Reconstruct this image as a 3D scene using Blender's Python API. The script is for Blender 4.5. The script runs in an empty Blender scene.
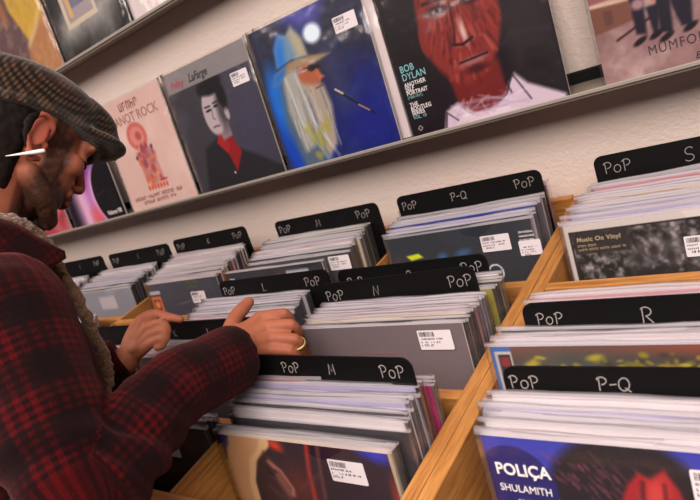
import bpy, bmesh, math, random
import numpy as np
from mathutils import Vector, Matrix, Euler

random.seed(11)
rng = np.random.default_rng(5)
SC = bpy.context.scene
COL = SC.collection
Z0 = 1.28                      # height of the lower display ledge above the floor
LEDGE_LEAN = 0.189

# ------------------------------------------------------------------ helpers
def link(o, parent=None):
    COL.objects.link(o)
    if parent is not None:
        o.parent = parent
    return o

def tag(o, label=None, cat=None, group=None, kind=None):
    if label: o['label'] = label
    if cat: o['category'] = cat
    if group: o['group'] = group
    if kind: o['kind'] = kind
    return o

def empty(name, loc=(0, 0, 0), rot=(0, 0, 0)):
    o = bpy.data.objects.new(name, None)
    o.location = loc; o.rotation_euler = rot
    o.empty_display_size = 0.02
    return link(o)

def obj(name, me, mats, parent=None, smooth=False):
    o = bpy.data.objects.new(name, me)
    if mats is not None:
        for m in (mats if isinstance(mats, (list, tuple)) else [mats]):
            me.materials.append(m)
    if smooth:
        for p in me.polygons: p.use_smooth = True
    return link(o, parent)

def from_bm(bm, name='mesh'):
    me = bpy.data.meshes.new(name)
    bm.to_mesh(me); bm.free()
    return me

def add_box(bm, lo, hi, bev=0.0, mi=0):
    x0, y0, z0 = lo; x1, y1, z1 = hi
    vs = [bm.verts.new(p) for p in ((x0,y0,z0),(x1,y0,z0),(x1,y1,z0),(x0,y1,z0),(x0,y0,z1),(x1,y0,z1),(x1,y1,z1),(x0,y1,z1))]
    fs = [bm.faces.new([vs[i] for i in q]) for q in ((0,3,2,1),(4,5,6,7),(0,1,5,4),(1,2,6,5),(2,3,7,6),(3,0,4,7))]
    for f in fs: f.material_index = mi
    if bev > 0:
        es = list({e for f in fs for e in f.edges})
        r = bmesh.ops.bevel(bm, geom=es, offset=bev, segments=2, affect='EDGES', profile=0.5)
        for f in r['faces']: f.material_index = mi
    return vs

def box_mesh(lo, hi, bev=0.0):
    bm = bmesh.new(); add_box(bm, lo, hi, bev); return from_bm(bm)

def rounded_plate(w, h, t, r, seg=6, corners=(1, 1, 1, 1)):
    """plate in the xz plane, x centred, z from 0 to h, front at y=0, back at y=t; corners: bl, br, tr, tl rounded?"""
    pts = []
    cs = ((-w/2+r, r, 180, corners[0]), (w/2-r, r, 270, corners[1]), (w/2-r, h-r, 0, corners[2]), (-w/2+r, h-r, 90, corners[3]))
    for cx, cz, a0, on in cs:
        if on:
            for k in range(seg+1):
                a = math.radians(a0 + 90*k/seg)
                pts.append((cx + r*math.cos(a), cz + r*math.sin(a)))
        else:
            a = math.radians(a0+45); pts.append((cx + r*math.copysign(1, math.cos(a)), cz + r*math.copysign(1, math.sin(a))))
    bm = bmesh.new()
    f = [bm.verts.new((x, 0, z)) for x, z in pts]
    b = [bm.verts.new((x, t, z)) for x, z in pts]
    bm.faces.new(f); bm.faces.new(b[::-1])
    n = len(pts)
    for i in range(n):
        bm.faces.new((f[i], b[i], b[(i+1) % n], f[(i+1) % n]))
    bmesh.ops.recalc_face_normals(bm, faces=bm.faces)
    return from_bm(bm)

# ------------------------------------------------------------------ materials
def lin(c):
    return tuple((v/12.92 if v <= 0.04045 else ((v+0.055)/1.055)**2.4) for v in c)

def new_mat(name):
    m = bpy.data.materials.new(name); m.use_nodes = True
    nt = m.node_tree
    return m, nt, nt.nodes['Principled BSDF']

def setin(b, **k):
    al = dict(rough='Roughness', spec='Specular IOR Level', metal='Metallic', coat='Coat Weight', sheen='Sheen Weight', trans='Transmission Weight', sss='Subsurface Weight')
    for a, v in k.items():
        b.inputs[al.get(a, a)].default_value = v

def flat_mat(name, srgb, rough=0.5, spec=0.4, noise=0.0, nscale=60, metal=0.0):
    m, nt, b = new_mat(name)
    c = (*lin(srgb), 1)
    b.inputs['Base Color'].default_value = c
    setin(b, rough=rough, spec=spec, metal=metal)
    if noise > 0:
        tc = nt.nodes.new('ShaderNodeTexCoord'); n = nt.nodes.new('ShaderNodeTexNoise')
        n.inputs['Scale'].default_value = nscale; n.inputs['Detail'].default_value = 4
        nt.links.new(tc.outputs['Object'], n.inputs['Vector'])
        mx = nt.nodes.new('ShaderNodeMix'); mx.data_type = 'RGBA'
        mx.inputs['A'].default_value = tuple(v*(1-noise) for v in c[:3]) + (1,)
        mx.inputs['B'].default_value = tuple(min(1, v*(1+noise)) for v in c[:3]) + (1,)
        nt.links.new(n.outputs['Fac'], mx.inputs['Factor'])
        nt.links.new(mx.outputs['Result'], b.inputs['Base Color'])
    return m

def bump(nt, b, src, strength=0.3, dist=0.001):
    bp = nt.nodes.new('ShaderNodeBump')
    bp.inputs['Strength'].default_value = strength; bp.inputs['Distance'].default_value = dist
    nt.links.new(src, bp.inputs['Height']); nt.links.new(bp.outputs['Normal'], b.inputs['Normal'])

def wall_mat(name, srgb):
    m, nt, b = new_mat(name)
    setin(b, rough=0.85, spec=0.2)
    tc = nt.nodes.new('ShaderNodeTexCoord')
    n = nt.nodes.new('ShaderNodeTexNoise'); n.inputs['Scale'].default_value = 110; n.inputs['Detail'].default_value = 5; n.inputs['Roughness'].default_value = 0.6
    n2 = nt.nodes.new('ShaderNodeTexNoise'); n2.inputs['Scale'].default_value = 3; n2.inputs['Detail'].default_value = 3
    nt.links.new(tc.outputs['Object'], n.inputs['Vector']); nt.links.new(tc.outputs['Object'], n2.inputs['Vector'])
    mx = nt.nodes.new('ShaderNodeMix'); mx.data_type = 'RGBA'
    c = lin(srgb)
    mx.inputs['A'].default_value = (*[v*0.94 for v in c], 1); mx.inputs['B'].default_value = (*c, 1)
    nt.links.new(n2.outputs['Fac'], mx.inputs['Factor']); nt.links.new(mx.outputs['Result'], b.inputs['Base Color'])
    bump(nt, b, n.outputs['Fac'], 0.55, 0.004)
    return m

def wood_mat(name, c1, c2, axis='Y', scale=14.0):
    m, nt, b = new_mat(name)
    setin(b, rough=0.42, spec=0.4)
    tc = nt.nodes.new('ShaderNodeTexCoord'); mp = nt.nodes.new('ShaderNodeMapping')
    s = {'X': (1.2, scale, scale), 'Y': (scale, 1.2, scale), 'Z': (scale, scale, 1.2)}[axis]
    mp.inputs['Scale'].default_value = s
    nt.links.new(tc.outputs['Object'], mp.inputs['Vector'])
    n = nt.nodes.new('ShaderNodeTexNoise'); n.inputs['Scale'].default_value = 9; n.inputs['Detail'].default_value = 6; n.inputs['Roughness'].default_value = 0.65; n.inputs['Distortion'].default_value = 0.6
    nt.links.new(mp.outputs['Vector'], n.inputs['Vector'])
    r = nt.nodes.new('ShaderNodeValToRGB')
    r.color_ramp.elements[0].position = 0.34; r.color_ramp.elements[0].color = (*lin(c1), 1)
    r.color_ramp.elements[1].position = 0.62; r.color_ramp.elements[1].color = (*lin(c2), 1)
    nt.links.new(n.outputs['Fac'], r.inputs['Fac']); nt.links.new(r.outputs['Color'], b.inputs['Base Color'])
    bump(nt, b, n.outputs['Fac'], 0.12, 0.001)
    return m

def plastic_film(name, milky=0.16, rough=0.16, tint=(1, 1, 1), ripple=(16, .35, .004)):
    m = bpy.data.materials.new(name); m.use_nodes = True
    nt = m.node_tree; nt.nodes.clear()
    out = nt.nodes.new('ShaderNodeOutputMaterial')
    tr = nt.nodes.new('ShaderNodeBsdfTransparent'); tr.inputs['Color'].default_value = (0.97*tint[0], 0.97*tint[1], 0.97*tint[2], 1)
    df = nt.nodes.new('ShaderNodeBsdfDiffuse'); df.inputs['Color'].default_value = (0.87, 0.83, 0.88, 1)
    tl = nt.nodes.new('ShaderNodeBsdfTranslucent'); tl.inputs['Color'].default_value = (0.87, 0.83, 0.88, 1)
    gl = nt.nodes.new('ShaderNodeBsdfGlossy'); gl.inputs['Roughness'].default_value = rough; gl.inputs['Color'].default_value = (0.95, 0.93, 0.95, 1)
    m0 = nt.nodes.new('ShaderNodeMixShader'); m0.inputs[0].default_value = 0.4
    nt.links.new(df.outputs[0], m0.inputs[1]); nt.links.new(tl.outputs[0], m0.inputs[2])
    m1 = nt.nodes.new('ShaderNodeMixShader'); m1.inputs[0].default_value = milky
    nt.links.new(tr.outputs[0], m1.inputs[1]); nt.links.new(m0.outputs[0], m1.inputs[2])
    # Schlick reflectance from |N.I| so both faces of the thin film reflect alike
    ge = nt.nodes.new('ShaderNodeNewGeometry')
    dt = nt.nodes.new('ShaderNodeVectorMath'); dt.operation = 'DOT_PRODUCT'
    nt.links.new(ge.outputs['Incoming'], dt.inputs[1])
    def mth(op, a, b=None):
        n_ = nt.nodes.new('ShaderNodeMath'); n_.operation = op
        for i_, q in enumerate((a, b)):
            if q is None: continue
            if hasattr(q, 'is_linked'): nt.links.new(q, n_.inputs[i_])
            else: n_.inputs[i_].default_value = q
        return n_.outputs[0]
    ab = mth('ABSOLUTE', dt.outputs['Value']); om = mth('SUBTRACT', 1.0, ab); p5 = mth('POWER', om, 5.0)
    sch = mth('ADD', mth('MULTIPLY', p5, 0.95), 0.045)
    m2 = nt.nodes.new('ShaderNodeMixShader')
    nt.links.new(sch, m2.inputs[0]); nt.links.new(m1.outputs[0], m2.inputs[1]); nt.links.new(gl.outputs[0], m2.inputs[2])
    nt.links.new(m2.outputs[0], out.inputs['Surface'])
    # gentle film ripple
    tc = nt.nodes.new('ShaderNodeTexCoord'); n = nt.nodes.new('ShaderNodeTexNoise'); n.inputs['Scale'].default_value = ripple[0]; n.inputs['Detail'].default_value = 3
    nt.links.new(tc.outputs['Object'], n.inputs['Vector'])
    bp = nt.nodes.new('ShaderNodeBump'); bp.inputs['Strength'].default_value = ripple[1]; bp.inputs['Distance'].default_value = ripple[2]
    nt.links.new(n.outputs['Fac'], bp.inputs['Height'])
    nt.links.new(bp.outputs['Normal'], gl.inputs['Normal']); nt.links.new(bp.outputs['Normal'], dt.inputs[0])
    return m

def print_mat(name, rough=0.38):
    """printed cover: the artwork lives in the mesh's own colour attribute, with a fine paper grain over it"""
    m, nt, b = new_mat(name)
    setin(b, rough=rough, spec=0.35)
    a = nt.nodes.new('ShaderNodeAttribute'); a.attribute_name = 'print'
    tc = nt.nodes.new('ShaderNodeTexCoord'); n = nt.nodes.new('ShaderNodeTexNoise'); n.inputs['Scale'].default_value = 900
    nt.links.new(tc.outputs['Object'], n.inputs['Vector'])
    mr = nt.nodes.new('ShaderNodeMapRange'); mr.inputs['To Min'].default_value = 0.92; mr.inputs['To Max'].default_value = 1.06
    nt.links.new(n.outputs['Fac'], mr.inputs['Value'])
    mx = nt.nodes.new('ShaderNodeVectorMath'); mx.operation = 'SCALE'
    nt.links.new(a.outputs['Color'], mx.inputs[0]); nt.links.new(mr.outputs['Result'], mx.inputs['Scale'])
    nt.links.new(mx.outputs['Vector'], b.inputs['Base Color'])
    return m

M = {}
M['wall'] = wall_mat('white_plaster', (0.86, 0.80, 0.765))
M['ceiling'] = wall_mat('ceiling_paint', (0.88, 0.86, 0.84))
M['floor'] = wood_mat('floor_boards', (0.30, 0.20, 0.13), (0.40, 0.28, 0.18), 'X', 6)
WOOD = ((0.58, 0.37, 0.17), (0.74, 0.52, 0.28))
M['wood_y'] = wood_mat('plywood_lengthwise', *WOOD, axis='Y')
M['wood_x'] = wood_mat('plywood_crosswise', *WOOD, axis='X')
M['black_plastic'] = flat_mat('black_divider_plastic', (0.03, 0.028, 0.032), 0.5, 0.22, 0.15, 40)
M['chalk'] = flat_mat('white_paint_marker', (0.60, 0.58, 0.57), 0.8, 0.1)
M['film'] = plastic_film('clear_outer_sleeve', 0.03, 0.14)
M['film_lip'] = plastic_film('highlight_sleeve_lip', 0.46, 0.2)  # milky plastic edge, whitened further so its colour carries the highlights
M['film_clear'] = plastic_film('clear_display_sleeve', 0.0, 0.17, ripple=(6, 1.0, .022))
M['print'] = print_mat('printed_cover')
M['sticker'] = flat_mat('sticker_paper', (0.86, 0.83, 0.85), 0.5, 0.3)
M['ink'] = flat_mat('black_ink', (0.13, 0.12, 0.14), 0.6, 0.2)
M['metal'] = flat_mat('lip_lit_tone', (0.62, 0.59, 0.56), 0.32, 0.5, 0.04, 300)  # lighter than the board: the lit top edge is put into the colour
M['ledge_shaded'] = flat_mat('ledge_shade_tone', (0.50, 0.46, 0.42), 0.4, 0.4, 0.03, 60)  # grey-brown tone paints in the shade on the ledge's front face
M['black_foam'] = flat_mat('black_liner', (0.07, 0.07, 0.075), 0.7, 0.2)
PAL = {
 'white': (0.80, 0.77, 0.78), 'pale grey': (0.60, 0.58, 0.61), 'cream': (0.78, 0.71, 0.62), 'dark grey': (0.20, 0.19, 0.21),
 'black': (0.08, 0.08, 0.09), 'pink': (0.72, 0.50, 0.53), 'brown': (0.33, 0.24, 0.19), 'blue': (0.16, 0.21, 0.52),
 'slate': (0.29, 0.30, 0.35), 'red': (0.55, 0.13, 0.14), 'olive': (0.55, 0.52, 0.20), 'magenta': (0.62, 0.10, 0.36),
 'green': (0.25, 0.37, 0.22), 'lavender': (0.62, 0.60, 0.72)}
CARD = {k: flat_mat('card_' + k.replace(' ', '_'), v, 0.55, 0.3, 0.1, 30) for k, v in PAL.items()}

# ------------------------------------------------------------------ painter for printed covers (numpy raster -> colour attribute)
class Paint:
    def __init__(self, w, h, c):
        self.w, self.h = w, h
        self.a = np.zeros((h, w, 3)); self.a[:] = c
        self.U, self.V = np.meshgrid((np.arange(w)+.5)/w, (np.arange(h)+.5)/h)
        self.asp = w/h
    def mix(self, m, c):
        m = np.clip(m, 0, 1)[..., None]
        self.a = self.a*(1-m) + np.asarray(c, float)*m
    def noise(self, s, seed=0, oct=3):
        r = np.random.default_rng(seed); o = np.zeros((self.h, self.w)); amp = 1; tot = 0
        for k in range(oct):
            sx, sy = (s, s) if np.isscalar(s) else s
            n = max(2, int(sx*2**k)); m_ = max(2, int(sy*2**k))
            g = r.random((m_+2, n+2))
            x = self.U*n; y = self.V*m_
            xi = x.astype(int); yi = y.astype(int); fx = x-xi; fy = y-yi
            fx = fx*fx*(3-2*fx); fy = fy*fy*(3-2*fy)
            o += amp*((g[yi, xi]*(1-fx)+g[yi, xi+1]*fx)*(1-fy)+(g[yi+1, xi]*(1-fx)+g[yi+1, xi+1]*fx)*fy)
            tot += amp; amp *= .55
        return o/tot
    def ell(self, u, v, ru, rv, c, soft=.15, rot=0, op=1.0, wob=0, seed=0):
        du, dv = self.U-u, self.V-v
        ca, sa = math.cos(math.radians(rot)), math.sin(math.radians(rot))
        x = (du*ca+dv*sa)/ru; y = (-du*sa+dv*ca)/rv
        d = np.sqrt(x*x+y*y)
        if wob: d = d + wob*(self.noise(6, seed)-.5)
        self.mix(op*np.clip((1+soft-d)/(2*soft+1e-6), 0, 1), c)
    def ring(self, u, v, ru, rv, wd, c, op=1, soft=.02):
        d = np.sqrt(((self.U-u)/ru)**2+((self.V-v)/rv)**2)
        self.mix(op*np.clip((wd+soft-np.abs(d-1))/(2*soft), 0, 1), c)
    def rect(self, u0, v0, u1, v1, c, soft=.004, op=1.0):
        s = lambda x: np.clip(x/(2*soft)+.5, 0, 1)
        self.mix(op*s(self.U-u0)*s(u1-self.U)*s(self.V-v0)*s(v1-self.V), c)
    def poly(self, pts, c, op=1.0, soft=.006):
        ins = np.zeros((self.h, self.w), bool); n = len(pts); dmin = np.full((self.h, self.w), 9.)
        for i in range(n):
            (x0, y0), (x1, y1) = pts[i], pts[(i+1) % n]
            cnd = ((y0 > self.V) != (y1 > self.V)) & (self.U < (x1-x0)*(self.V-y0)/(y1-y0+1e-12)+x0)
            ins ^= cnd
            dmin = np.minimum(dmin, self._seg(x0, y0, x1, y1))
        sd = np.where(ins, dmin, -dmin)
        self.mix(op*np.clip(sd/(2*soft)+.5, 0, 1), c)
    def _seg(self, x0, y0, x1, y1):
        dx, dy = x1-x0, y1-y0; L = dx*dx+dy*dy+1e-12
        t = np.clip(((self.U-x0)*dx+(self.V-y0)*dy)/L, 0, 1)
        return np.hypot(self.U-x0-t*dx, self.V-y0-t*dy)
    def line(self, pts, wd, c, op=1.0, soft=.004):
        d = np.full((self.h, self.w), 9.)
        for (a, b) in zip(pts[:-1], pts[1:]): d = np.minimum(d, self._seg(*a, *b))
        self.mix(op*np.clip((wd+soft-d)/(2*soft), 0, 1), c)

def lin_np(a):
    a = np.clip(a, 0, 1)
    return np.where(a <= .04045, a/12.92, ((a+.055)/1.055)**2.4)

def cover_mesh(P, w, h, t, edge=(0.8, 0.78, 0.76), v0=0.0, u0=0.0):
    """a jacket w x h x t (x centred, base at z=0, front at y=0) whose front carries the painted raster as a colour attribute"""
    nx, ny = P.w, P.h
    xs = np.linspace(-w/2, w/2, nx); zs = np.linspace(0, h, ny)
    X, Z = np.meshgrid(xs, zs)
    co = np.zeros((ny*nx, 3)); co[:, 0] = X.ravel(); co[:, 2] = Z.ravel()
    idx = np.arange(ny*nx).reshape(ny, nx)
    q = np.stack([idx[:-1, :-1], idx[:-1, 1:], idx[1:, 1:], idx[1:, :-1]], -1).reshape(-1, 4)
    faces = q.tolist()
    base = ny*nx
    box = [(-w/2, 0, 0), (w/2, 0, 0), (w/2, t, 0), (-w/2, t, 0), (-w/2, 0, h), (w/2, 0, h), (w/2, t, h), (-w/2, t, h)]
    faces += [[base+i for i in f] for f in ((0, 3, 2, 1), (4, 5, 6, 7), (1, 2, 6, 5), (2, 3, 7, 6), (3, 0, 4, 7))]
    me = bpy.data.meshes.new('cover'); me.from_pydata(np.vstack([co, np.array(box)]).tolist(), [], faces)
    at = me.attributes.new('print', 'FLOAT_COLOR', 'POINT')
    colr = np.ones((ny*nx+8, 4)); colr[:ny*nx, :3] = lin_np(P.a).reshape(-1, 3); colr[ny*nx:, :3] = lin(edge)
    at.data.foreach_set('color', colr.astype(np.float32).ravel())
    return me

# ------------------------------------------------------------------ lettering
def text_mesh(body, size, extr=0.0002, bold=0.0, shear=0.0, align='LEFT', spacing=1.0, sx=1.0, line=1.0):
    cu = bpy.data.curves.new('txt', 'FONT'); cu.body = body; cu.size = size; cu.extrude = extr; cu.offset = bold
    cu.shear = shear; cu.align_x = align; cu.space_character = spacing; cu.resolution_u = 3; cu.space_line = line
    o = bpy.data.objects.new('txt', cu); COL.objects.link(o)
    dg = bpy.context.evaluated_depsgraph_get(); dg.update()
    me = bpy.data.meshes.new_from_object(o.evaluated_get(dg))
    bpy.data.objects.remove(o); bpy.data.curves.remove(cu)
    # stand the text up in the xz plane facing -y
    n = len(me.vertices); co = np.empty(n*3, np.float32); me.vertices.foreach_get('co', co); co = co.reshape(-1, 3)
    out = np.stack([co[:, 0]*sx, -co[:, 2], co[:, 1]], 1)
    me.vertices.foreach_set('co', out.astype(np.float32).ravel()); me.update(); me.materials.clear()
    return me

def lettering(parent, body, size, mat, x, z, y=-0.0006, **k):
    o = obj('lettering', text_mesh(body, size, **k), mat, parent)
    o.location = (x, y, z)
    return o

def _arc(cx, cy, rx, ry, a0, a1, n=9):
    return [(cx+rx*math.cos(math.radians(a0+(a1-a0)*i/n)), cy+ry*math.sin(math.radians(a0+(a1-a0)*i/n))) for i in range(n+1)]
STROKES = {   # hand-lettered capitals in a unit box, lists of polylines
 'P': [[(.12, .95), (.2, 0)], [(0, .78)] + _arc(.32, .72, .42, .27, 150, -90)],
 'o': [_arc(.4, .32, .34, .32, 80, 440, 14)],
 'M': [[(0, 0), (.12, .95), (.42, .25), (.72, .95), (.82, 0)]],
 'N': [[(0, 0), (.05, .95), (.65, .02), (.7, .95)]],
 'O': [_arc(.4, .5, .36, .48, 80, 440, 16)],
 'L': [[(.1, .95), (.08, 0), (.65, .03)]],
 'R': [[(.1, .95), (.12, 0)], [(0, .85)] + _arc(.3, .7, .38, .26, 120, -90) + [(.3, .44), (.78, 0)]],
 'S': [_arc(.36, .72, .32, .25, 30, 270) + _arc(.36, .24, .36, .24, 90, -150)],
 'Q': [_arc(.42, .5, .42, .46, 80, 440, 16), [(.5, .25), (.95, -.02)]],
 'K': [[(.08, .95), (.1, 0)], [(.68, .95), (.12, .42), (.72, 0)]],
 'I': [[(.2, .95), (.2, 0)]],
 '-': [[(.05, .45), (.6, .5)]],
}
def stroke_mesh(words, r=0.00052):
    """words: list of (text, x, z, height, slant); thin flat ribbons of marker paint in the xz plane, front at y=-0.0004"""
    bm = bmesh.new()
    for text, x, z, hgt, sl in words:
        cur = x
        for ch in text:
            if ch == ' ': cur += hgt*.5; continue
            wob = random.uniform(-.06, .06)
            for pl in STROKES[ch]:
                pts = [(cur+(px+py*(sl+wob))*hgt*.8, z+py*hgt) for px, py in pl]
                n = len(pts); L = []; Rr = []
                for i, (px, pz_) in enumerate(pts):
                    a = pts[max(0, i-1)]; b = pts[min(n-1, i+1)]
                    dx, dz = b[0]-a[0], b[1]-a[1]; l = math.hypot(dx, dz)+1e-9
                    nx, nz = -dz/l*r, dx/l*r
                    L.append(bm.verts.new((px+nx, -.0005, pz_+nz))); Rr.append(bm.verts.new((px-nx, -.0005, pz_-nz)))
                for i in range(n-1):
                    bm.faces.new((L[i], L[i+1], Rr[i+1], Rr[i]))
            cur += hgt*.8*(.95 if ch not in '-I' else .75)
    bmesh.ops.recalc_face_normals(bm, faces=bm.faces)
    ext = bmesh.ops.extrude_face_region(bm, geom=list(bm.faces))
    for v in [g for g in ext['geom'] if isinstance(g, bmesh.types.BMVert)]: v.co.y += .0004
    bmesh.ops.recalc_face_normals(bm, faces=bm.faces)
    return from_bm(bm)

def sticker_mesh(w=0.058, h=0.031, seed=0, bars=True, lines=3):
    """white price label with rounded corners; barcode and print are thin ink faces of the same label (material 1)"""
    rr = random.Random(seed)
    me = rounded_plate(w, h, 0.0003, 0.002, 3)
    bm = bmesh.new(); bm.from_mesh(me)
    def q(x0, z0, x1, z1):
        f = bm.faces.new([bm.verts.new((x, -.0002, z)) for x, z in ((x0, z0), (x1, z0), (x1, z1), (x0, z1))]); f.material_index = 1
    if bars:
        x = -w/2+.003
        while x < -w/2+w*.5:
            b = rr.choice((.0005, .0008, .0012)); q(x, h*.68, x+b, h*.92); x += b+rr.choice((.0005, .0007, .001))
    for k in range(lines):
        z = h*(.52-.17*k); x = -w/2+.003; end = -w/2+w*rr.uniform(.6, .93)*(1 if k < lines-1 else .55)
        hh = h*.085*(1.3 if k == lines-1 else 1)
        while x < end:
            b = rr.uniform(.001, .0022)
            if rr.random() > .22:
                q(x, z, x+b*.45, z+hh); q(x+b*.45, z+hh*rr.choice((0, .6)), x+b, z+hh*rr.choice((.35, 1)))
            x += b+.0007
    return from_bm(bm)
STICKERS = [sticker_mesh(seed=i) for i in range(4)]
for s_ in STICKERS:
    s_.materials.append(M['sticker']); s_.materials.append(M['ink'])
def sticker(parent, x, z, y=-0.0012, k=0, rot=0, name='price_sticker', me=None):
    o = bpy.data.objects.new(name, me or STICKERS[k % 4]); link(o, parent); o.location = (x, y, z-.0155); o.rotation_euler = (0, rot, 0)
    return o

# ------------------------------------------------------------------ the room
def structure(name, me, mat, loc=(0, 0, 0)):
    o = obj(name, me, mat); o.location = loc; o['kind'] = 'structure'; return o
structure('floor', box_mesh((-4.5, -4.0, -.05), (2.6, .15, 0)), M['floor'])
structure('wall_back', box_mesh((-4.5, .045, 0), (2.6, .15, 2.95)), M['wall'])
structure('ceiling', box_mesh((-4.5, -4.0, 2.95), (2.6, .15, 3.0)), M['ceiling'])

# ------------------------------------------------------------------ display ledges
def make_ledge(z, label, x0, x1):
    r = empty('display_ledge', (0, 0.045, Z0+z)); tag(r, label, 'ledge', 'display ledges on the wall')
    obj('shelf_board', box_mesh((x0, -.084, -.009), (x1, 0, -.001), .0015), M['ledge_shaded'], r)
    obj('front_lip', box_mesh((x0, -.0875, -.0035), (x1, -.0842, .003), .001), M['metal'], r)
    obj('backing_strip', box_mesh((x0, -.0115, -.001), (x1, -.0005, .019), .001), M['black_foam'], r)
make_ledge(0, 'long lower wall ledge holding the row of albums above the record bins', -2.7, .95)
make_ledge(.444, 'upper wall ledge along the top left corner, over the pink and grey albums', -2.7, .95)

# ------------------------------------------------------------------ printed covers
def mottled(P, s, seed, c, amt, oct=4):
    n = P.noise(s, seed, oct); P.mix(np.clip((n-.5)*2.2, 0, 1)*amt, c)

def art_band():
    P = Paint(170, 170, (.58, .45, .45))
    mottled(P, 5, 1, (.80, .70, .69), .9); mottled(P, 9, 2, (.42, .30, .32), .8)
    P.poly([(-.1, .26), (1.1, .30), (1.1, 1.1), (-.1, 1.1)], (.66, .58, .55)); mottled(P, 12, 3, (.80, .74, .70), .5)
    P.rect(.0, .33, 1, .44, (.70, .60, .58)); P.rect(0, .62, 1, 1, (.60, .62, .66)); P.rect(.0, .40, .25, .62, (.55, .35, .36))
    P.poly([(-.02, .25), (.20, .27), (.20, .37), (-.02, .39)], (.45, .29, .24))
    P.poly([(.06, .28), (.10, .285), (.10, .35), (.06, .355)], (.36, .23, .21)); P.poly([(-.02, .385), (.2, .365), (.2, .378), (-.02, .40)], (.80, .70, .60))
    mottled(P, 30, 4, (.38, .28, .27), .3)
    nav = (.12, .10, .16)
    P.line([(.10, .20), (.19, .235), (.27, .26)], .006, (.25, .12, .13))
    for pl in ([(.185, .5), (.26, .5), (.235, .19), (.19, .20)], [(.25, .31), (.31, .31), (.285, .18), (.265, .185)], [(.30, .5), (.375, .5), (.345, .16), (.295, .18)], [(.34, .42), (.46, .42), (.43, .17), (.385, .18), (.36, .28)],
               [(.52, .5), (.60, .5), (.57, .17), (.53, .17)], [(.66, .5), (.76, .5), (.73, .15), (.68, .15)], [(.8, .5), (.9, .5), (.86, .16), (.82, .16)]):
        P.poly(pl, nav, soft=.008)
    for (u, v) in ((.20, .165), (.275, .175), (.315, .15), (.42, .165), (.55, .16), (.70, .14), (.84, .15)):
        P.ell(u, v, .035, .014, (.10, .07, .09), .3, 25)
    for (u, c) in ((.21, (.30, .18, .26)), (.33, (.16, .13, .22)), (.45, (.22, .18, .2)), (.56, (.3, .25, .28)), (.72, (.2, .2, .3)), (.86, (.35, .25, .22))):
        P.ell(u, .52, .055, .11, c, .15); P.ell(u, .68, .026, .034, (.70, .52, .45), .2); P.ell(u, .70, .027, .02, (.18, .12, .1), .2)
    P.ell(.22, .335, .03, .025, (.62, .48, .50), .4); P.ell(.29, .35, .014, .03, (.72, .45, .36), .3)
    return P

def art_painted():
    """a loosely brushed red bust on near-black: plain shapes only"""
    P = Paint(200, 200, (.085, .055, .085)); mottled(P, 4, 7, (.13, .08, .12), .8)
    P.poly([(.70, .55), (.95, .62), (1.02, .1), (.75, .2)], (.17, .13, .15), .9, .05)
    P.poly([(.22, -.02), (.27, .10), (.40, .15), (.60, .07), (.73, .20), (.79, .13), (.98, .02), (.98, -.02)], (.80, .73, .80), 1, .012)
    P.poly([(.34, .28), (.66, .30), (.67, .12), (.58, .05), (.45, .04), (.36, .12)], (.42, .12, .12), 1, .015)
    P.ell(.485, .62, .255, .40, (.50, .16, .15), .06, -4, wob=.10, seed=3)
    P.ell(.25, .52, .035, .09, (.48, .15, .15), .2)
    rr = random.Random(4)
    for k in range(240):
        a = rr.uniform(0, 6.28); q = rr.random()**.6
        u = .485+.235*q*math.cos(a); v = .60+.37*q*math.sin(a); l = rr.uniform(.03, .09)
        c = rr.choice(((.60, .22, .19), (.38, .10, .10), (.66, .34, .29), (.30, .08, .09), (.55, .18, .17)))
        sl = (u-.485)*1.6; P.line([(u-l*sl, v+l*.5), (u+l*sl*.4, v-l*.5)], rr.uniform(.003, .010), c, .6, .007)
    for s in (-1, 1):
        P.ell(.485+.11*s, .66, .065, .028, (.14, .06, .09), .5); P.ell(.485+.11*s, .657, .035, .012, (.62, .52, .55), .4); P.ell(.485+.11*s, .657, .014, .013, (.06, .04, .05), .3)
        P.line([(.485+.04*s, .715), (.485+.19*s, .72)], .010, (.12, .05, .07), .9, .008)
    P.line([(.46, .68), (.45, .52), (.43, .455)], .007, (.22, .06, .08), .9); P.ell(.50, .50, .018, .07, (.86, .74, .72), .6, 5, .85); P.line([(.42, .45), (.48, .435), (.545, .455)], .008, (.18, .05, .07))
    P.ell(.52, .335, .085, .022, (.58, .36, .36), .4, 4); P.line([(.43, .34), (.52, .345), (.61, .35)], .006, (.15, .05, .07)); P.ell(.53, .285, .07, .022, (.26, .06, .08), .5)
    P.ell(.49, 1.0, .30, .13, (.07, .04, .06), .2)
    for pl in (((.24, .0), (.27, .09), (.33, .03)), ((.36, .14), (.40, .06), (.47, .02)), ((.58, .06), (.66, .10), (.71, .19)), ((.67, .18), (.69, .10)), ((.72, .19), (.79, .04))):
        P.line(list(pl), .004, (.12, .07, .13), .9, .005)
    P.poly([(.36, .12), (.42, .05), (.52, .03), (.60, .06), (.70, .0), (.40, -.02)], (.86, .79, .85), .9, .02)
    for k in range(40): P.line([(.28+.5*rr.random(), .02+.12*rr.random()), (.28+.5*rr.random(), .1*rr.random())], .004, rr.choice(((.62, .52, .66), (.94, .90, .94), (.70, .60, .70))), .35, .006)
    P.rect(-1, -1, .22, .45, (.085, .055, .085), .01); P.poly([(.80, .14), (1.02, .02), (1.02, .3), (.8, .3)], (.12, .09, .11), 1, .01)
    P.rect(.045, .025, .085, .065, (.12, .08, .1)); P.ring(.065, .045, .013, .012, .15, (.75, .7, .72))
    return P

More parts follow.
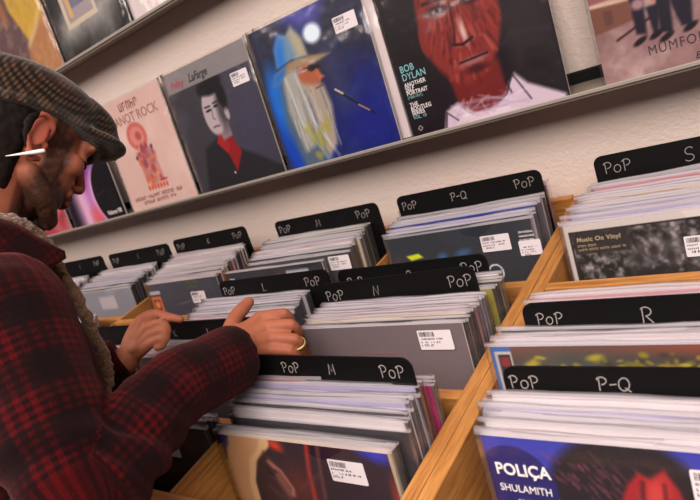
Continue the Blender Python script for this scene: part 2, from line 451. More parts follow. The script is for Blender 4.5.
def art_blue():
    """blue stage scene with a generic bearded figure in a wide hat"""
    P = Paint(200, 200, (.13, .13, .22)); mottled(P, 3, 11, (.17, .18, .42), .9)
    P.ell(.80, .15, .35, .30, (.08, .12, .55), .8, 0, .8); P.ell(.9, .3, .12, .2, (.06, .10, .48), .9, 0, .7)
    P.poly([(.30, 1.02), (.72, 1.02), (.62, .86), (.48, .88)], (.33, .33, .78), .75, .06)
    P.poly([(.50, .9), (.62, .9), (.75, .3), (.62, .3)], (.25, .26, .40), .5, .06)
    P.ell(.20, .22, .22, .42, (.06, .25, .70), .25, 8); P.ell(.10, .50, .08, .22, (.10, .42, .80), .5)
    P.poly([(.16, .66), (.38, .66), (.42, .30), (.40, -.02), (.16, -.02), (.10, .30)], (.34, .40, .44), .9, .03); mottled(P, 14, 13, (.10, .30, .62), .35)
    P.ell(.43, .575, .10, .115, (.66, .36, .25), .12, -8); P.poly([(.50, .60), (.56, .545), (.50, .53)], (.72, .40, .29), 1, .01)
    P.poly([(.34, .56), (.44, .52), (.53, .50), (.55, .36), (.50, .10), (.40, .02), (.33, .20)], (.64, .59, .54), 1, .02); P.line([(.46, .49), (.53, .495)], .006, (.40, .22, .20), .8)
    P.poly([(.20, .66), (.33, .66), (.35, .45), (.30, .12), (.20, .10), (.16, .40)], (.66, .65, .62), .9, .02)
    for k in range(26):
        r_ = random.Random(k+9); u = r_.uniform(.18, .52); P.line([(u, r_.uniform(.3, .55)), (u+r_.uniform(-.02, .03), r_.uniform(.05, .28))], .004, r_.choice(((.80, .79, .77), (.46, .44, .44), (.30, .42, .58))), .6, .004)
    P.poly([(.17, .68), (.20, .83), (.27, .91), (.34, .885), (.40, .92), (.46, .83), (.47, .70)], (.42, .55, .68), 1, .012); P.poly([(.17, .68), (.20, .83), (.27, .91), (.30, .86), (.26, .69)], (.16, .46, .80), 1, .03)
    P.poly([(.36, .89), (.40, .92), (.46, .83), (.47, .71), (.38, .72)], (.72, .66, .52), .9, .03); P.line([(.17, .69), (.32, .715), (.47, .70)], .012, (.16, .22, .34), .9)
    P.poly([(.09, .60), (.13, .67), (.30, .715), (.47, .71), (.66, .672), (.56, .655), (.40, .665), (.24, .645), (.15, .595)], (.58, .50, .38), 1, .010); P.poly([(.09, .60), (.13, .67), (.26, .70), (.22, .645), (.15, .595)], (.14, .42, .78), 1, .02)
    P.ell(.475, .628, .040, .024, (.09, .07, .09), .25); P.ell(.53, .625, .02, .02, (.06, .05, .07), .3); P.line([(.36, .64), (.46, .635)], .005, (.1, .08, .1))
    P.ell(.56, .83, .075, .062, (.88, .95, 1.0), .25)
    for s in (0, .1): P.line([(.22+s, .62), (.25+s, .30), (.38+s, .02)], .007, (.90, .94, .95), .45, .015)
    P.line([(.60, .44), (.72, .34), (.86, .22)], .006, (.06, .06, .10)); P.line([(.61, .44), (.66, .40)], .007, (.80, .72, .62)); P.line([(.76, .30), (.83, .245)], .004, (.80, .62, .46))
    mottled(P, 20, 17, (.70, .66, .30), .0)
    for k in range(14):
        rr = random.Random(k); P.ell(.34+rr.uniform(-.1, .15), .12+rr.uniform(-.1, .16), .02, .035, (.62, .60, .26), .5, rr.uniform(0, 90), .6)
    return P

def art_portrait():
    """grey portrait of a generic dark haired man with a red collar"""
    P = Paint(190, 190, (.23, .22, .25)); mottled(P, 4, 21, (.31, .30, .35), .9)
    P.ell(.85, .45, .3, .4, (.25, .24, .34), .9, 0, .8)
    P.poly([(.08, -.02), (.22, .34), (.40, .40), (.55, .30), (.82, .16), (1.0, .05), (1.0, -.02)], (.14, .13, .15), 1, .02)
    P.poly([(.40, .38), (.56, .40), (.62, .24), (.50, .10), (.47, .26)], (.55, .10, .12), 1, .01)
    P.poly([(.38, .36), (.44, .43), (.52, .32), (.47, .25)], (.62, .13, .15), 1, .01)
    P.poly([(.44, .48), (.58, .50), (.58, .38), (.47, .36)], (.52, .46, .48), 1, .01)
    P.ell(.455, .60, .115, .185, (.70, .65, .67), .08, -8); P.ell(.56, .60, .055, .15, (.30, .27, .30), .5, -8)
    P.ell(.60, .55, .025, .05, (.66, .60, .62), .2); P.ell(.52, .79, .13, .07, (.07, .06, .08), .2, 10); P.ell(.60, .70, .05, .11, (.07, .06, .08), .3); P.ell(.40, .78, .05, .045, (.09, .08, .1), .4)
    P.ell(.41, .615, .035, .010, (.12, .1, .12), .4, 4); P.ell(.505, .63, .03, .010, (.12, .1, .12), .4, 4)
    P.line([(.375, .645), (.44, .645)], .007, (.14, .12, .14), .9); P.line([(.48, .655), (.54, .66)], .007, (.14, .12, .14), .9)
    P.line([(.45, .62), (.43, .55), (.455, .535)], .005, (.42, .36, .39), .9); P.line([(.405, .48), (.44, .485), (.475, .48)], .007, (.40, .26, .30), .9)
    P.rect(-.1, .838, 1.1, 1.1, (.52, .50, .51), .003); P.rect(-.1, .838, .12, 1.1, (.57, .55, .56), .06, .5)
    P.ell(.47, .10, .010, .010, (.8, .7, .7), .3)
    return P

def art_poster():
    """pale pink poster with an arched ornament, plain stand-in"""
    P = Paint(170, 170, (.84, .71, .68)); mottled(P, 3, 31, (.90, .81, .77), .8); mottled(P, 7, 32, (.78, .64, .62), .3)
    P.ell(.47, .64, .145, .125, (.78, .42, .38), .1); P.ell(.47, .64, .10, .085, (.84, .54, .49), .1); P.ell(.49, .64, .045, .04, (.70, .34, .34), .3)
    P.poly([(.37, .50), (.62, .53), (.64, .22), (.38, .22)], (.76, .46, .42), .9, .02)
    rr = random.Random(8)
    for k in range(46):
        P.ell(rr.uniform(.39, .63), rr.uniform(.2, .55), rr.uniform(.012, .04), rr.uniform(.012, .04), rr.choice(((.62, .28, .30), (.86, .62, .50), (.55, .30, .38), (.80, .40, .28), (.70, .50, .52))), .4, rr.uniform(0, 180), .75)
    P.ell(.36, .46, .016, .02, (.35, .2, .28), .3); P.ell(.62, .52, .016, .02, (.35, .2, .28), .3)
    for k in range(7): P.ell(.38+.045*k, .175, .018, .024, (.80, .38, .28), .3)
    P.ell(.62, .22, .06, .012, (.68, .28, .28), .4)
    
    return P

def art_eclipse():
    P = Paint(150, 150, (.10, .07, .14)); d = np.hypot((P.U-.92), (P.V-.24)*1.0)
    P.mix(np.clip(1.3-np.abs(d-.38)/.20, 0, 1)*np.clip((.92-P.U)*2.2+.05, 0, 1), (.62, .20, .72))
    P.mix(np.clip(1-np.abs(d-.36)/.08, 0, 1)*np.clip((.95-P.U)*2.0, 0, 1), (.96, .86, .92))
    P.mix(np.clip((d-.34)/.08, 0, 1)*np.clip((.62-P.U)*4, 0, 1)*np.clip((P.U-.1)*5, 0, 1)*np.clip((.55-P.V)*4, 0, 1), (.90, .70, .84))
    P.ell(.50, .04, .09, .10, (.92, .38, .34), .8, 0, .8); P.ell(.95, .50, .16, .04, (.28, .18, .66), .8, -8, .9)
    P.ell(.92, .24, .345, .345, (.07, .05, .07), .02); P.line([(.62, .25), (.80, .29)], .006, (.30, .14, .22), .7, .01)
    return P

def art_red():
    P = Paint(90, 90, (.72, .28, .32)); mottled(P, 4, 41, (.88, .58, .62), .9); mottled(P, 6, 42, (.55, .14, .18), .7); P.ell(.7, .3, .18, .1, (.92, .70, .72), .6); return P

def art_yellow():
    P = Paint(120, 120, (.80, .65, .24)); mottled(P, 6, 51, (.86, .73, .38), .8)
    P.poly([(-.1, 1.1), (.45, 1.1), (.48, .62), (.62, .34), (.60, .18), (-.1, .1)], (.40, .31, .32), 1, .02); mottled(P, 9, 52, (.52, .40, .40), .35)
    P.poly([(.22, .95), (.40, .9), (.42, .55), (.30, .6)], (.66, .42, .30), .8, .03); P.poly([(.55, .30), (.7, .34), (1.05, .50), (1.05, -.1), (.5, -.1)], (.68, .47, .34), .9, .03)
    mottled(P, 12, 53, (.88, .72, .55), .5); P.line([(.6, .3), (.8, .40), (1.0, .55)], .02, (.85, .74, .60), .7, .02)
    return P

def art_dark_photo():
    P = Paint(140, 140, (.10, .10, .11)); P.ell(.55, .14, .42, .22, (.78, .77, .76), .9, 8); P.ell(.30, .25, .20, .10, (.70, .69, .68), .9, 30, .8)
    P.ell(.2, -.02, .55, .12, (.10, .10, .11), .8, 8); P.ell(.95, .03, .12, .15, (.07, .07, .08), .6)
    mottled(P, 5, 61, (.05, .05, .06), .4); P.rect(.20, .21, .66, .95, (.80, .74, .66)); P.rect(.25, .25, .62, .9, (.62, .58, .60)); P.rect(.33, .34, .54, .6, (.42, .42, .54)); P.rect(.28, .28, .34, .8, (.80, .66, .44)); mottled(P, 16, 62, (.85, .8, .74), .25)
    P.rect(.66, .30, .74, .33, (.72, .70, .70)); P.rect(.93, -.1, 1.1, 1.1, (.04, .04, .05), .01)
    return P

def art_pale():
    P = Paint(60, 60, (.84, .79, .80)); mottled(P, 4, 71, (.78, .72, .76), .6); return P

def glyph_lines(rows, y=-.0006):
    """rows of small worn print too faint to read: short bars and hooks"""
    rr = random.Random(3); bm = bmesh.new()
    for (x0, z0), w, h, n in rows:
        st = w/n
        for k in range(n):
            if n > 8 and k % 7 == 6: continue
            x = x0+st*k
            for (a, b, c, d) in ((0, 0, .22, 1), (.22, rr.choice((0, .45, .8)), .7, None), (.55, rr.choice((0, .4)), .75, rr.choice((.6, 1)))):
                d = b+.2 if d is None else d
                bm.faces.new([bm.verts.new((x+px*st, y, z0+pz*h)) for px, pz in ((a, b), (c, b), (c, d), (a, d))])
    return from_bm(bm)

ALB_X = dict(A1=.2179, A2=-.1556, A3=-.5021, A4=-.8353, A5=-1.1731, A6=-1.5296, A7=-1.8758, U=-1.0836)
def display_album(x_left, z, P, label, side=.315, t=.004, backs=0, pad=.005, group='albums on the wall ledges', edge=(.8, .78, .76), film=True):
    r = empty('record_album', (x_left+.159, -.034, Z0+z+.001), (-LEDGE_LEAN, 0, 0)); tag(r, label, 'record album', group)
    o = obj('cover', cover_mesh(P, side, side, t, edge), M['print'], r)
    if film:
        w = side/2+pad
        bm = bmesh.new(); nx = 14
        for yy in (-.0008, t+.0006):
            g = [[bm.verts.new((-w+2*w*i/nx, yy-(.0010*random.random() if 0 < i < nx and 0 < j < nx and yy < 0 else 0), -.0005+(side+.006)*j/nx)) for i in range(nx+1)] for j in range(nx+1)]
            for j in range(nx):
                for i in range(nx): bm.faces.new((g[j][i], g[j][i+1], g[j+1][i+1], g[j+1][i]))
            if yy < 0: g0 = g
        for j in range(nx):
            for i in (0, nx): bm.faces.new((g0[j][i], g0[j+1][i], g[j+1][i], g[j][i]))
        bmesh.ops.recalc_face_normals(bm, faces=bm.faces)
        obj('plastic_sleeve', from_bm(bm), M['film_clear'], r, smooth=True)
    return r

def S(u, v): return ((u-.5)*.315, v*.315)
white_ink = flat_mat('white_ink', (.90, .88, .88), .6, .2)
cyan_ink = flat_mat('pale_cyan_ink', (.52, .74, .76), .6, .2)
pink_ink = flat_mat('rose_ink', (.70, .34, .42), .6, .2)
brown_ink = flat_mat('brown_ink', (.58, .36, .34), .6, .2)
grey_ink = flat_mat('charcoal_ink', (.23, .20, .24), .6, .2)

a = display_album(ALB_X['A1'], 0, art_band(), 'brown album with dark-trousered legs above large serif capitals, at the ledge\'s right end')
lettering(a, 'MUMFORD', .0205, grey_ink, (.222-.5)*.315, .085*.315, bold=-.0002, spacing=1.18, sx=.84)
lettering(a, 'B', .014, grey_ink, (.415-.5)*.315, .012*.315, shear=.25)
a = display_album(ALB_X['A2'], 0, art_painted(), 'black album with a red painted face and white lettering down its left side')
for body, u, v, sz, m, bd in (('BOB', .032, .395, .0185, cyan_ink, .0003), ('DYLAN', .032, .345, .0185, cyan_ink, .0003), ('ANOTHER', .034, .305, .0115, white_ink, .0004), ('SELF', .034, .279, .0115, white_ink, .0004),
                              ('PORTRAIT', .034, .253, .0115, white_ink, .0004), ('(1969-1971)', .034, .231, .0075, cyan_ink, 0), ('THE', .034, .182, .0115, white_ink, .0004), ('BOOTLEG', .034, .156, .0115, white_ink, .0004), ('SERIES', .034, .130, .0115, white_ink, .0004), ('VOL. 10', .034, .104, .0098, cyan_ink, .0001)):
    x, z = S(u, v); lettering(a, body, sz, m, x, z, bold=bd*.35, sx=.86, spacing=1.06)
a = display_album(ALB_X['A3'], 0, art_blue(), 'blue album with a white-bearded man in a wide hat under a bright spotlight')
sticker(a, *S(.845, .81), y=-.0022, k=0)
b = display_album(ALB_X['A3']+.022, 0, art_pale(), 'white-edged album showing as a thin strip behind the blue bearded-man album', group=None, film=True)
b.location.y += .010; b.rotation_euler.x = -.165
a = display_album(ALB_X['A4'], 0, art_portrait(), 'grey album with a dark-haired man in a red collar under a pale name band')
x, z = S(.06, .872); lettering(a, 'Pokey', .026, pink_ink, x, z, shear=.45, bold=.0003, sx=.85)
x, z = S(.30, .872); lettering(a, 'LaFarge', .028, grey_ink, x, z, shear=.45, bold=.0002, sx=.85)
sticker(a, *S(.86, .755), y=-.0022, k=1)
a = display_album(ALB_X['A5'], 0, art_poster(), 'pale pink poster-like album with an arched orange ornament, next to the cap\'s brim')
x, z = S(.16, .775); lettering(a, 'RANOT ROCK', .036, flat_mat('faded_brown_ink', (.66, .47, .44), .6, .2), x, z, bold=.0002, sx=.98)
obj('small_print', glyph_lines([(S(.36, .885), .095, .022, 5), (S(.10, .085), .235, .011, 24), (S(.22, .04), .16, .010, 17)]), brown_ink, a)
a = display_album(ALB_X['A6'], 0, art_eclipse(), 'black album with a glowing violet eclipse, just right of the man\'s nose')
x, z = S(.70, .038); lettering(a, 'Volume VIII', .020, white_ink, x, z, bold=.0002, sx=.85)
display_album(ALB_X['A7'], 0, art_red(), 'pinkish red album on the lower ledge behind the man\'s chin')
display_album(ALB_X['U']-.335, .444, art_yellow(), 'yellow album with grey and orange shapes on the upper ledge above the cap')
display_album(ALB_X['U'], .444, art_dark_photo(), 'black and white album with a framed picture, on the upper ledge')
display_album(ALB_X['U']+.330, .444, art_pale(), 'pale pinkish album at the cut-off right end of the upper ledge')

# ------------------------------------------------------------------ record browsers (wooden bins, two columns wide)
RAIL, BOT, TH, PT = -.214, -.492, .0196, .0035
def browser(xl, xr, parts, bars, label):
    """xl, xr: outer faces; parts: x of the thin inner partitions; bars: one list of cross divider depths per column"""
    r = empty('record_browser', ((xl+xr)/2, -.40, 0)); tag(r, label, 'record bin', 'wooden record browsers in a row')
    cx = (xl+xr)/2; hx = (xr-xl)/2; zb, zt = Z0+BOT, Z0+RAIL
    for s in (-1, 1):
        xa, xb = (-hx, -hx+TH) if s < 0 else (hx-TH, hx)
        obj('side_panel', box_mesh((xa, -.385, zb-.018), (xb, .44, zt), .0012), M['wood_y'], r)
    for p in parts:
        obj('partition', box_mesh((p-cx-PT, -.367, zb), (p-cx+PT, .418, zt), .0006), M['wood_y'], r)
    obj('back_panel', box_mesh((-hx+TH, .418, zb-.018), (hx-TH, .436, zt+.006), .001), M['wood_x'], r)
    obj('front_panel', box_mesh((-hx+TH, -.385, zb-.018), (hx-TH, -.367, zt), .001), M['wood_x'], r)
    obj('bin_floor', box_mesh((-hx+TH, -.367, zb-.018), (hx-TH, .418, zb)), M['wood_x'], r)
    edges = [-hx+TH] + [v for p in parts for v in (p-cx-PT, p-cx+PT)] + [hx-TH]
    for k, ys in enumerate(bars):
        for y in ys:
            obj('cross_divider', box_mesh((edges[2*k], y+.40-.009, zb), (edges[2*k+1], y+.40+.009, zt), .001), M['wood_x'], r)
    obj('base_cabinet', box_mesh((-hx+.002, -.33, 0), (hx-.002, .43, zb-.018), .002), M['wood_x'], r)
browser(.1085, .560, (), ((-.285,),), 'wooden record bin at the right with S, R and P-Q dividers')
browser(-.6985, .1075, (-.283,), ((-.287, -.625), (-.272, -.537)), 'double wooden record bin in the middle, reached into by the man\'s right hand')
browser(-1.5045, -.6995, (-1.101,), ((-.280, -.60), (-.300, -.60)), 'double wooden record bin behind the man\'s chest and left hand')
browser(-1.9075, -1.5055, (), ((-.280, -.60),), 'farthest wooden record bin, behind the man\'s collar')

# ------------------------------------------------------------------ records in the bins
JW, JT, SH = .314, .0034, .3205
def jacket_mesh(t):
    return box_mesh((-JW/2, 0, .002), (JW/2, t, .002+JW), .0006)
JM = [jacket_mesh(t) for t in (.0028, .0034, .0040)]
for m_ in JM: m_.materials.append(CARD['white'])
def film_mesh(seed, t=.0040, w=.163):
    rr = random.Random(seed); bm = bmesh.new(); nx = 12
    zs = (0, .10, .20, .27, .312, .3162, SH)
    ph = [rr.uniform(0, 6.28) for _ in range(4)]
    rows = {}
    for side, y0 in ((0, -.0004), (1, t+.0002)):
        g = []
        for j, z in enumerate(zs):
            row = []
            for i in range(nx+1):
                u = i/nx
                k = max(0, (z-.27)/.05)
                wy = k*.0008*(math.sin(5*u+ph[side])+.6*math.sin(13*u+ph[side+2]))*(1 if side else -.6)
                zz = z+(k*.0009*math.sin(7*u+ph[0])+k*.0005*math.sin(19*u+ph[1]) if j == len(zs)-1 else 0)
                row.append(bm.verts.new((-w+2*w*u, y0+wy*(1 if 0 < i < nx else .3), zz)))
            g.append(row)
        for j in range(len(zs)-1):
            for i in range(nx):
                bm.faces.new((g[j][i], g[j][i+1], g[j+1][i+1], g[j+1][i]))
        rows[side] = g
    for j in range(len(zs)-1):
        for i in (0, nx):
            bm.faces.new((rows[0][j][i], rows[0][j+1][i], rows[1][j+1][i], rows[1][j][i]))
    # added strip along the top, its milky white imitating the plastic's highlights
    for i in range(nx):
        a, b = rows[1][-1][i], rows[1][-1][i+1]
        c = bm.verts.new((b.co.x, b.co.y-.0018, b.co.z+.0004)); d = bm.verts.new((a.co.x, a.co.y-.0018, a.co.z+.0004))
        bm.faces.new((a, b, c, d))
    bmesh.ops.recalc_face_normals(bm, faces=bm.faces)
    me = from_bm(bm); me.materials.append(M['film']); me.materials.append(M['film_lip'])
    for p in me.polygons: p.material_index = 1 if p.center.z > .3165 else 0
    for p in me.polygons: p.use_smooth = True
    return me
FM = [film_mesh(s) for s in range(6)]
ORD = 'first second third fourth fifth sixth seventh eighth ninth tenth eleventh twelfth thirteenth fourteenth fifteenth sixteenth seventeenth eighteenth nineteenth twentieth twenty-first twenty-second twenty-third twenty-fourth twenty-fifth twenty-sixth'.split()

def record(cx, y_top, z_top, lean, color, label, group, yaw=0, roll=0, jt=None, P=None, film=True):
    z = z_top - SH*math.cos(lean); y = y_top - SH*math.sin(lean)
    r = empty('record_album', (cx, y, Z0+z), (-lean, roll, yaw)); tag(r, label, 'record album', group)
    if P is None:
        o = bpy.data.objects.new('jacket', JM[random.randrange(3) if jt is None else jt]); link(o, r)
        o.material_slots[0].link = 'OBJECT'; o.material_slots[0].material = CARD[color]
    else:
        o = obj('jacket', cover_mesh(P, JW, JW, .0034, edge=PAL[color]), M['print'], r); o.location = (0, 0, .002)
    if film:
        link(bpy.data.objects.new('plastic_sleeve', FM[random.randrange(6)]), r)
    return r

MIXES = {
 'pale': ['white']*7+['pale grey']*5+['cream']*3+['lavender']*3+['pink']*2+['dark grey']*2+['black'],
 'mixed': ['white']*5+['pale grey']*3+['cream']*3+['dark grey']*3+['black']*3+['brown', 'slate', 'pink', 'blue', 'red', 'lavender', 'green'],
 'dark': ['dark grey']*4+['black']*3+['white']*4+['cream']*2+['brown']*2+['slate']*3+['pale grey']*3+['pink', 'olive']}
def stack(sec, cx, y_front, n, sp, z_top, lean, mix, skip_first=True, jx=.005, jz=.004, forced={}, start=0, word='from the front of', cdrift=0, zd=.0004):
    """records one behind the other, each its own object; the front one (with its cover art) is made apart"""
    for k in range(1 if skip_first else 0, n):
        c = forced.get(k) or random.choice(MIXES[mix])
        lab = '%s record %s %s, %s jacket' % (ORD[k+start], word, sec, c)
        record(cx+random.uniform(-jx, jx)+cdrift*k, y_front+k*sp, z_top+zd*k+random.uniform(-jz, jz), lean+random.uniform(-.006, .006), c, lab, 'records in '+sec, yaw=random.uniform(-.008, .008), roll=random.uniform(-.006, .006))

LEAN = math.radians(13)
# ---- painted fronts (local frame: x from the centre, z measured down from the sleeve's top)
def uvr(x, zd): return (x/JW+.5, (SH-.002+zd)/JW)
def fpaint(c, n=150): return Paint(n, n, c)
def front(cx, y, z, P, color, label, lean=LEAN, yaw=0):
    return record(cx, y, z, lean, color, label, None, yaw=yaw, P=P)
def front_sticker(r, x, zd, k=0, me=None, rot=0, name='price_sticker'):
    return sticker(r, x, SH+zd, y=-.0022, k=k, me=me, rot=rot, name=name)

# column B, by the wall: dark slate cover
cB, cC, cD, cE, cF, cA = -.0935, -.485, -.8995, -1.3025, -1.7055, .3095
P = fpaint((.16, .18, .21), 180); mottled(P, 4, 81, (.21, .23, .28), .7)
P.poly([uvr(-.118, -.046), uvr(-.088, -.043), uvr(-.078, -.052), uvr(-.108, -.056)], (.83, .86, .10))
P.ell(*uvr(-.035, -.058), .035, .03, (.20, .36, .56), .6, 20); P.ell(*uvr(.012, -.052), .05, .022, (.20, .34, .52), .6, 10)
P.ring(*uvr(.070, -.098), .045, .05, .10, (.80, .82, .84))
r = front(cB, -.127, -.165, P, 'slate', 'dark slate album with a yellow blot and two white labels, behind the O divider')
front_sticker(r, .084, -.040, 1)
for k, bd in enumerate(('ORCHESTRAL', 'MANOEUVRES', 'IN THE DARK')):
    lettering(r, bd, .0056, white_ink, .131, SH-.0285-.0075*k, y=-.0016, bold=0, sx=.80)
es_ = sticker_mesh(.041, .028, 9, bars=False, lines=4); es_.materials.append(M['sticker']); es_.materials.append(M['ink'])
front_sticker(r, .148, -.055, me=es_, name='edition_sticker')
stack('the P-Q section by the wall', cB, -.127, 12, .0052, -.162, LEAN, 'mixed', zd=.0013, forced={1: 'slate', 5: 'blue', 3: 'lavender', 8: 'white', 10: 'pale grey'}, cdrift=.0006)
stack('the wall-side P-Q divider', cB+.004, -.044, 4, .007, -.142, LEAN*.8, 'pale', skip_first=False, word='behind', forced={2: 'red', 3: 'pink'})
# column B, middle: plain mauve grey cover
P = fpaint((.43, .38, .40), 90); mottled(P, 2, 82, (.46, .41, .43), .6)
r = front(cB, -.438, -.165, P, 'white', 'plain mauve grey album with one price label, between the N and M dividers')
front_sticker(r, .108, -.029, 0)
lettering(r, 'ANNA CALVI', .0042, flat_mat('faded_red_ink', (.62, .36, .34), .6, .2), -.040, SH-.0505, y=-.0016, spacing=1.5) if False else None
obj('small_print', glyph_lines([((-.052, SH-.0505), .058, .0022, 26), ((.012, SH-.0505), .022, .0022, 10)], y=-.0016), flat_mat('faded_red_ink', (.66, .40, .36), .6, .2), r)
stack('the N section in the middle bin', cB, -.438, 14, .0053, -.163, LEAN, 'mixed', zd=.0002, forced={1: 'black', 2: 'dark grey', 3: 'cream', 4: 'brown', 5: 'pink', 6: 'dark grey', 7: 'pink', 8: 'white', 9: 'pale grey', 10: 'white', 11: 'lavender'}, cdrift=.0004)
stack('the N divider', cB+.012, -.347, 6, .0062, -.166, LEAN, 'dark', skip_first=False, word='behind', cdrift=.001)
# column B, near: warm concert cover
P = fpaint((.16, .10, .15), 190); mottled(P, 4, 83, (.28, .14, .16), .7)
P.ell(*uvr(-.01, -.07), .10, .09, (.45, .17, .12), .8, 0, .6); P.ell(*uvr(.09, -.11), .14, .06, (.40, .17, .13), .8, 0, .6)
P.line([uvr(.028, .004), uvr(.016, -.045), uvr(.006, -.13), uvr(.0, -.2)], .010, (.68, .20, .16), 1, .012); P.line([uvr(.046, .0), uvr(.038, -.04), uvr(.026, -.11)], .007, (.46, .26, .24), .9, .012)
P.line([uvr(.03, -.05), uvr(-.01, -.075)], .006, (.40, .22, .22), .7, .012); P.line([uvr(.12, -.08), uvr(.06, -.10)], .008, (.52, .25, .20), .7, .015)
P.ell(*uvr(-.036, -.012), .045, .025, (.80, .22, .12), .6, -20); P.ell(*uvr(-.075, -.002), .06, .02, (.80, .45, .18), .6)
P.poly([uvr(-.125, .004), uvr(-.047, .004), uvr(-.050, -.012), uvr(-.080, -.030), uvr(-.100, -.060), uvr(-.112, -.16), uvr(-.17, -.16), uvr(-.17, -.06), uvr(-.150, -.045), uvr(-.140, -.02)], (.80, .60, .42), 1, .01)
P.poly([uvr(-.060, .0), uvr(-.044, .0), uvr(-.048, -.016), uvr(-.08, -.04), uvr(-.10, -.075), uvr(-.107, -.16), uvr(-.12, -.16), uvr(-.116, -.08), uvr(-.10, -.042), uvr(-.075, -.022)], (.86, .70, .50), 1, .008)
P.poly([uvr(-.062, -.024), uvr(-.040, -.050), uvr(-.030, -.080), uvr(-.012, -.115), uvr(-.03, -.16), uvr(-.105, -.16), uvr(-.10, -.08), uvr(-.085, -.045)], (.22, .12, .12), 1, .012)
P.poly([uvr(-.055, -.036), uvr(-.036, -.058), uvr(-.024, -.088), uvr(-.040, -.095), uvr(-.052, -.07), uvr(-.062, -.05)], (.52, .32, .28), .9, .02); P.ell(*uvr(-.062, -.058), .025, .010, (.10, .06, .08), .5, -20); P.line([uvr(-.060, -.040), uvr(-.040, -.052), uvr(-.026, -.078), uvr(-.030, -.088)], .006, (.78, .52, .44), .8, .010); P.line([uvr(-.074, -.047), uvr(-.05, -.055)], .006, (.09, .05, .06), .9, .006); P.line([uvr(-.042, -.102), uvr(-.026, -.100)], .006, (.50, .22, .20), .9, .008); P.line([uvr(-.075, -.08), uvr(-.05, -.095)], .006, (.40, .24, .19), .7, .012)
P.ell(*uvr(-.149, -.008), .05, .035, (.16, .14, .48), .4, -50); P.ell(*uvr(.134, -.006), .09, .035, (.18, .20, .72), .6, -15); P.ell(*uvr(.155, -.10), .03, .16, (.70, .22, .16), .6)
r = front(cB+.000, -.676, -.180, P, 'cream', 'warm-lit concert album with a cream hat and red streaks, front of the near M section')
front_sticker(r, .087, -.036, 2)
P2 = fpaint((.17, .16, .18), 170); mottled(P2, 3, 84, (.22, .21, .23), .6); P2.ell(*uvr(.118, -.050), .063, .063, (.78, .77, .78), .02); 
r2 = record(cB+.017, -.650, -.170, LEAN, 'dark grey', 'dark album with a round white vinyl-weight badge, just behind the concert album', None, P=P2)
lettering(r2, '180g', .013, M['ink'], .103, SH-.044, y=-.0014, bold=.0008); lettering(r2, 'Heavy Vinyl', .0072, M['ink'], .100, SH-.056, y=-.0014, bold=.0003, sx=.9)
for kk, dy in ((1, .004), (2, .008), (3, .0125)):
    record(cB+.000+.001*kk, -.676+dy, -.178, LEAN, ('cream', 'green', 'slate')[kk-1], ('cream-edged', 'green-edged', 'bluish slate')[kk-1]+' record sandwiched between the concert album and the round-badge album', 'records in the near M section')
stack('the near M section', cB+.011, -.650, 12, .0049, -.162, LEAN, 'mixed', zd=.0019, forced={1: 'white', 2: 'lavender', 3: 'dark grey', 4: 'white', 5: 'lavender', 6: 'pale grey', 7: 'brown', 8: 'pale grey', 9: 'lavender', 10: 'white', }, cdrift=.0006, start=4, jx=.003)
stack('the near M divider', cB+.016, -.578, 3, .006, -.158, LEAN, 'pale', skip_first=False, word='behind', forced={0: 'magenta', 1: 'pale grey', 2: 'white'})
# column C, by the wall
P = fpaint((.18, .19, .22), 110); mottled(P, 3, 85, (.23, .24, .28), .6); P.ell(*uvr(.01, -.036), .075, .055, (.78, .60, .55), .25); P.ell(*uvr(.005, -.017), .08, .03, (.20, .15, .16), .4); P.rect(*uvr(.045, -.026), *uvr(.113, -.017), (.68, .67, .70))
r = front(cC-.034, -.214, -.151, P, 'cream', 'slate album with a pale face and a white strip, right behind the L divider', lean=math.radians(10))
obj('small_print', glyph_lines([((-.145, SH-.024), .02, .006, 6)], y=-.0016), white_ink, r)
P = fpaint((.23, .23, .26), 60)
r = front(cC+.004, -.170, -.160, P, 'dark grey', 'dark album with a tilted white label, first behind the pale-face album')
front_sticker(r, .130, -.024, 1, rot=0)
stack('the M section by the wall', cC+.004, -.170, 19, .0053, -.156, LEAN, 'mixed', zd=.0007, forced={1: 'slate', 2: 'dark grey', 3: 'black', 4: 'brown', 5: 'black', 15: 'olive', 16: 'olive', 18: 'slate'}, jx=.006)
# column C, L and K
P = fpaint((.20, .21, .22), 50); P.rect(-1, -1, 2, uvr(0, -.012)[1], (.24, .27, .26))
r = front(cC+.015, -.409, -.163, P, 'cream', 'dark album with cream edges at the front of the L section, beyond the man\'s knuckles')
stack('the L section', cC+.012, -.409, 15, .0054, -.161, LEAN, 'pale', zd=.0008, jx=.010, forced={2: 'dark grey', 5: 'black', 9: 'dark grey'})
stack('the K section under the hands', cC-.01, -.525, 9, .0058, -.160, LEAN, 'pale', skip_first=False)
P = fpaint((.20, .17, .17), 60); mottled(P, 3, 86, (.25, .21, .20), .6)
r = front(cC+.036, -.668, -.184, P, 'dark grey', 'dark brown album in the shade below the man\'s forearm')
front_sticker(r, .045, -.045, 3)
stack('the shaded section below the forearm', cC+.032, -.668, 6, .0055, -.184, LEAN, 'mixed')
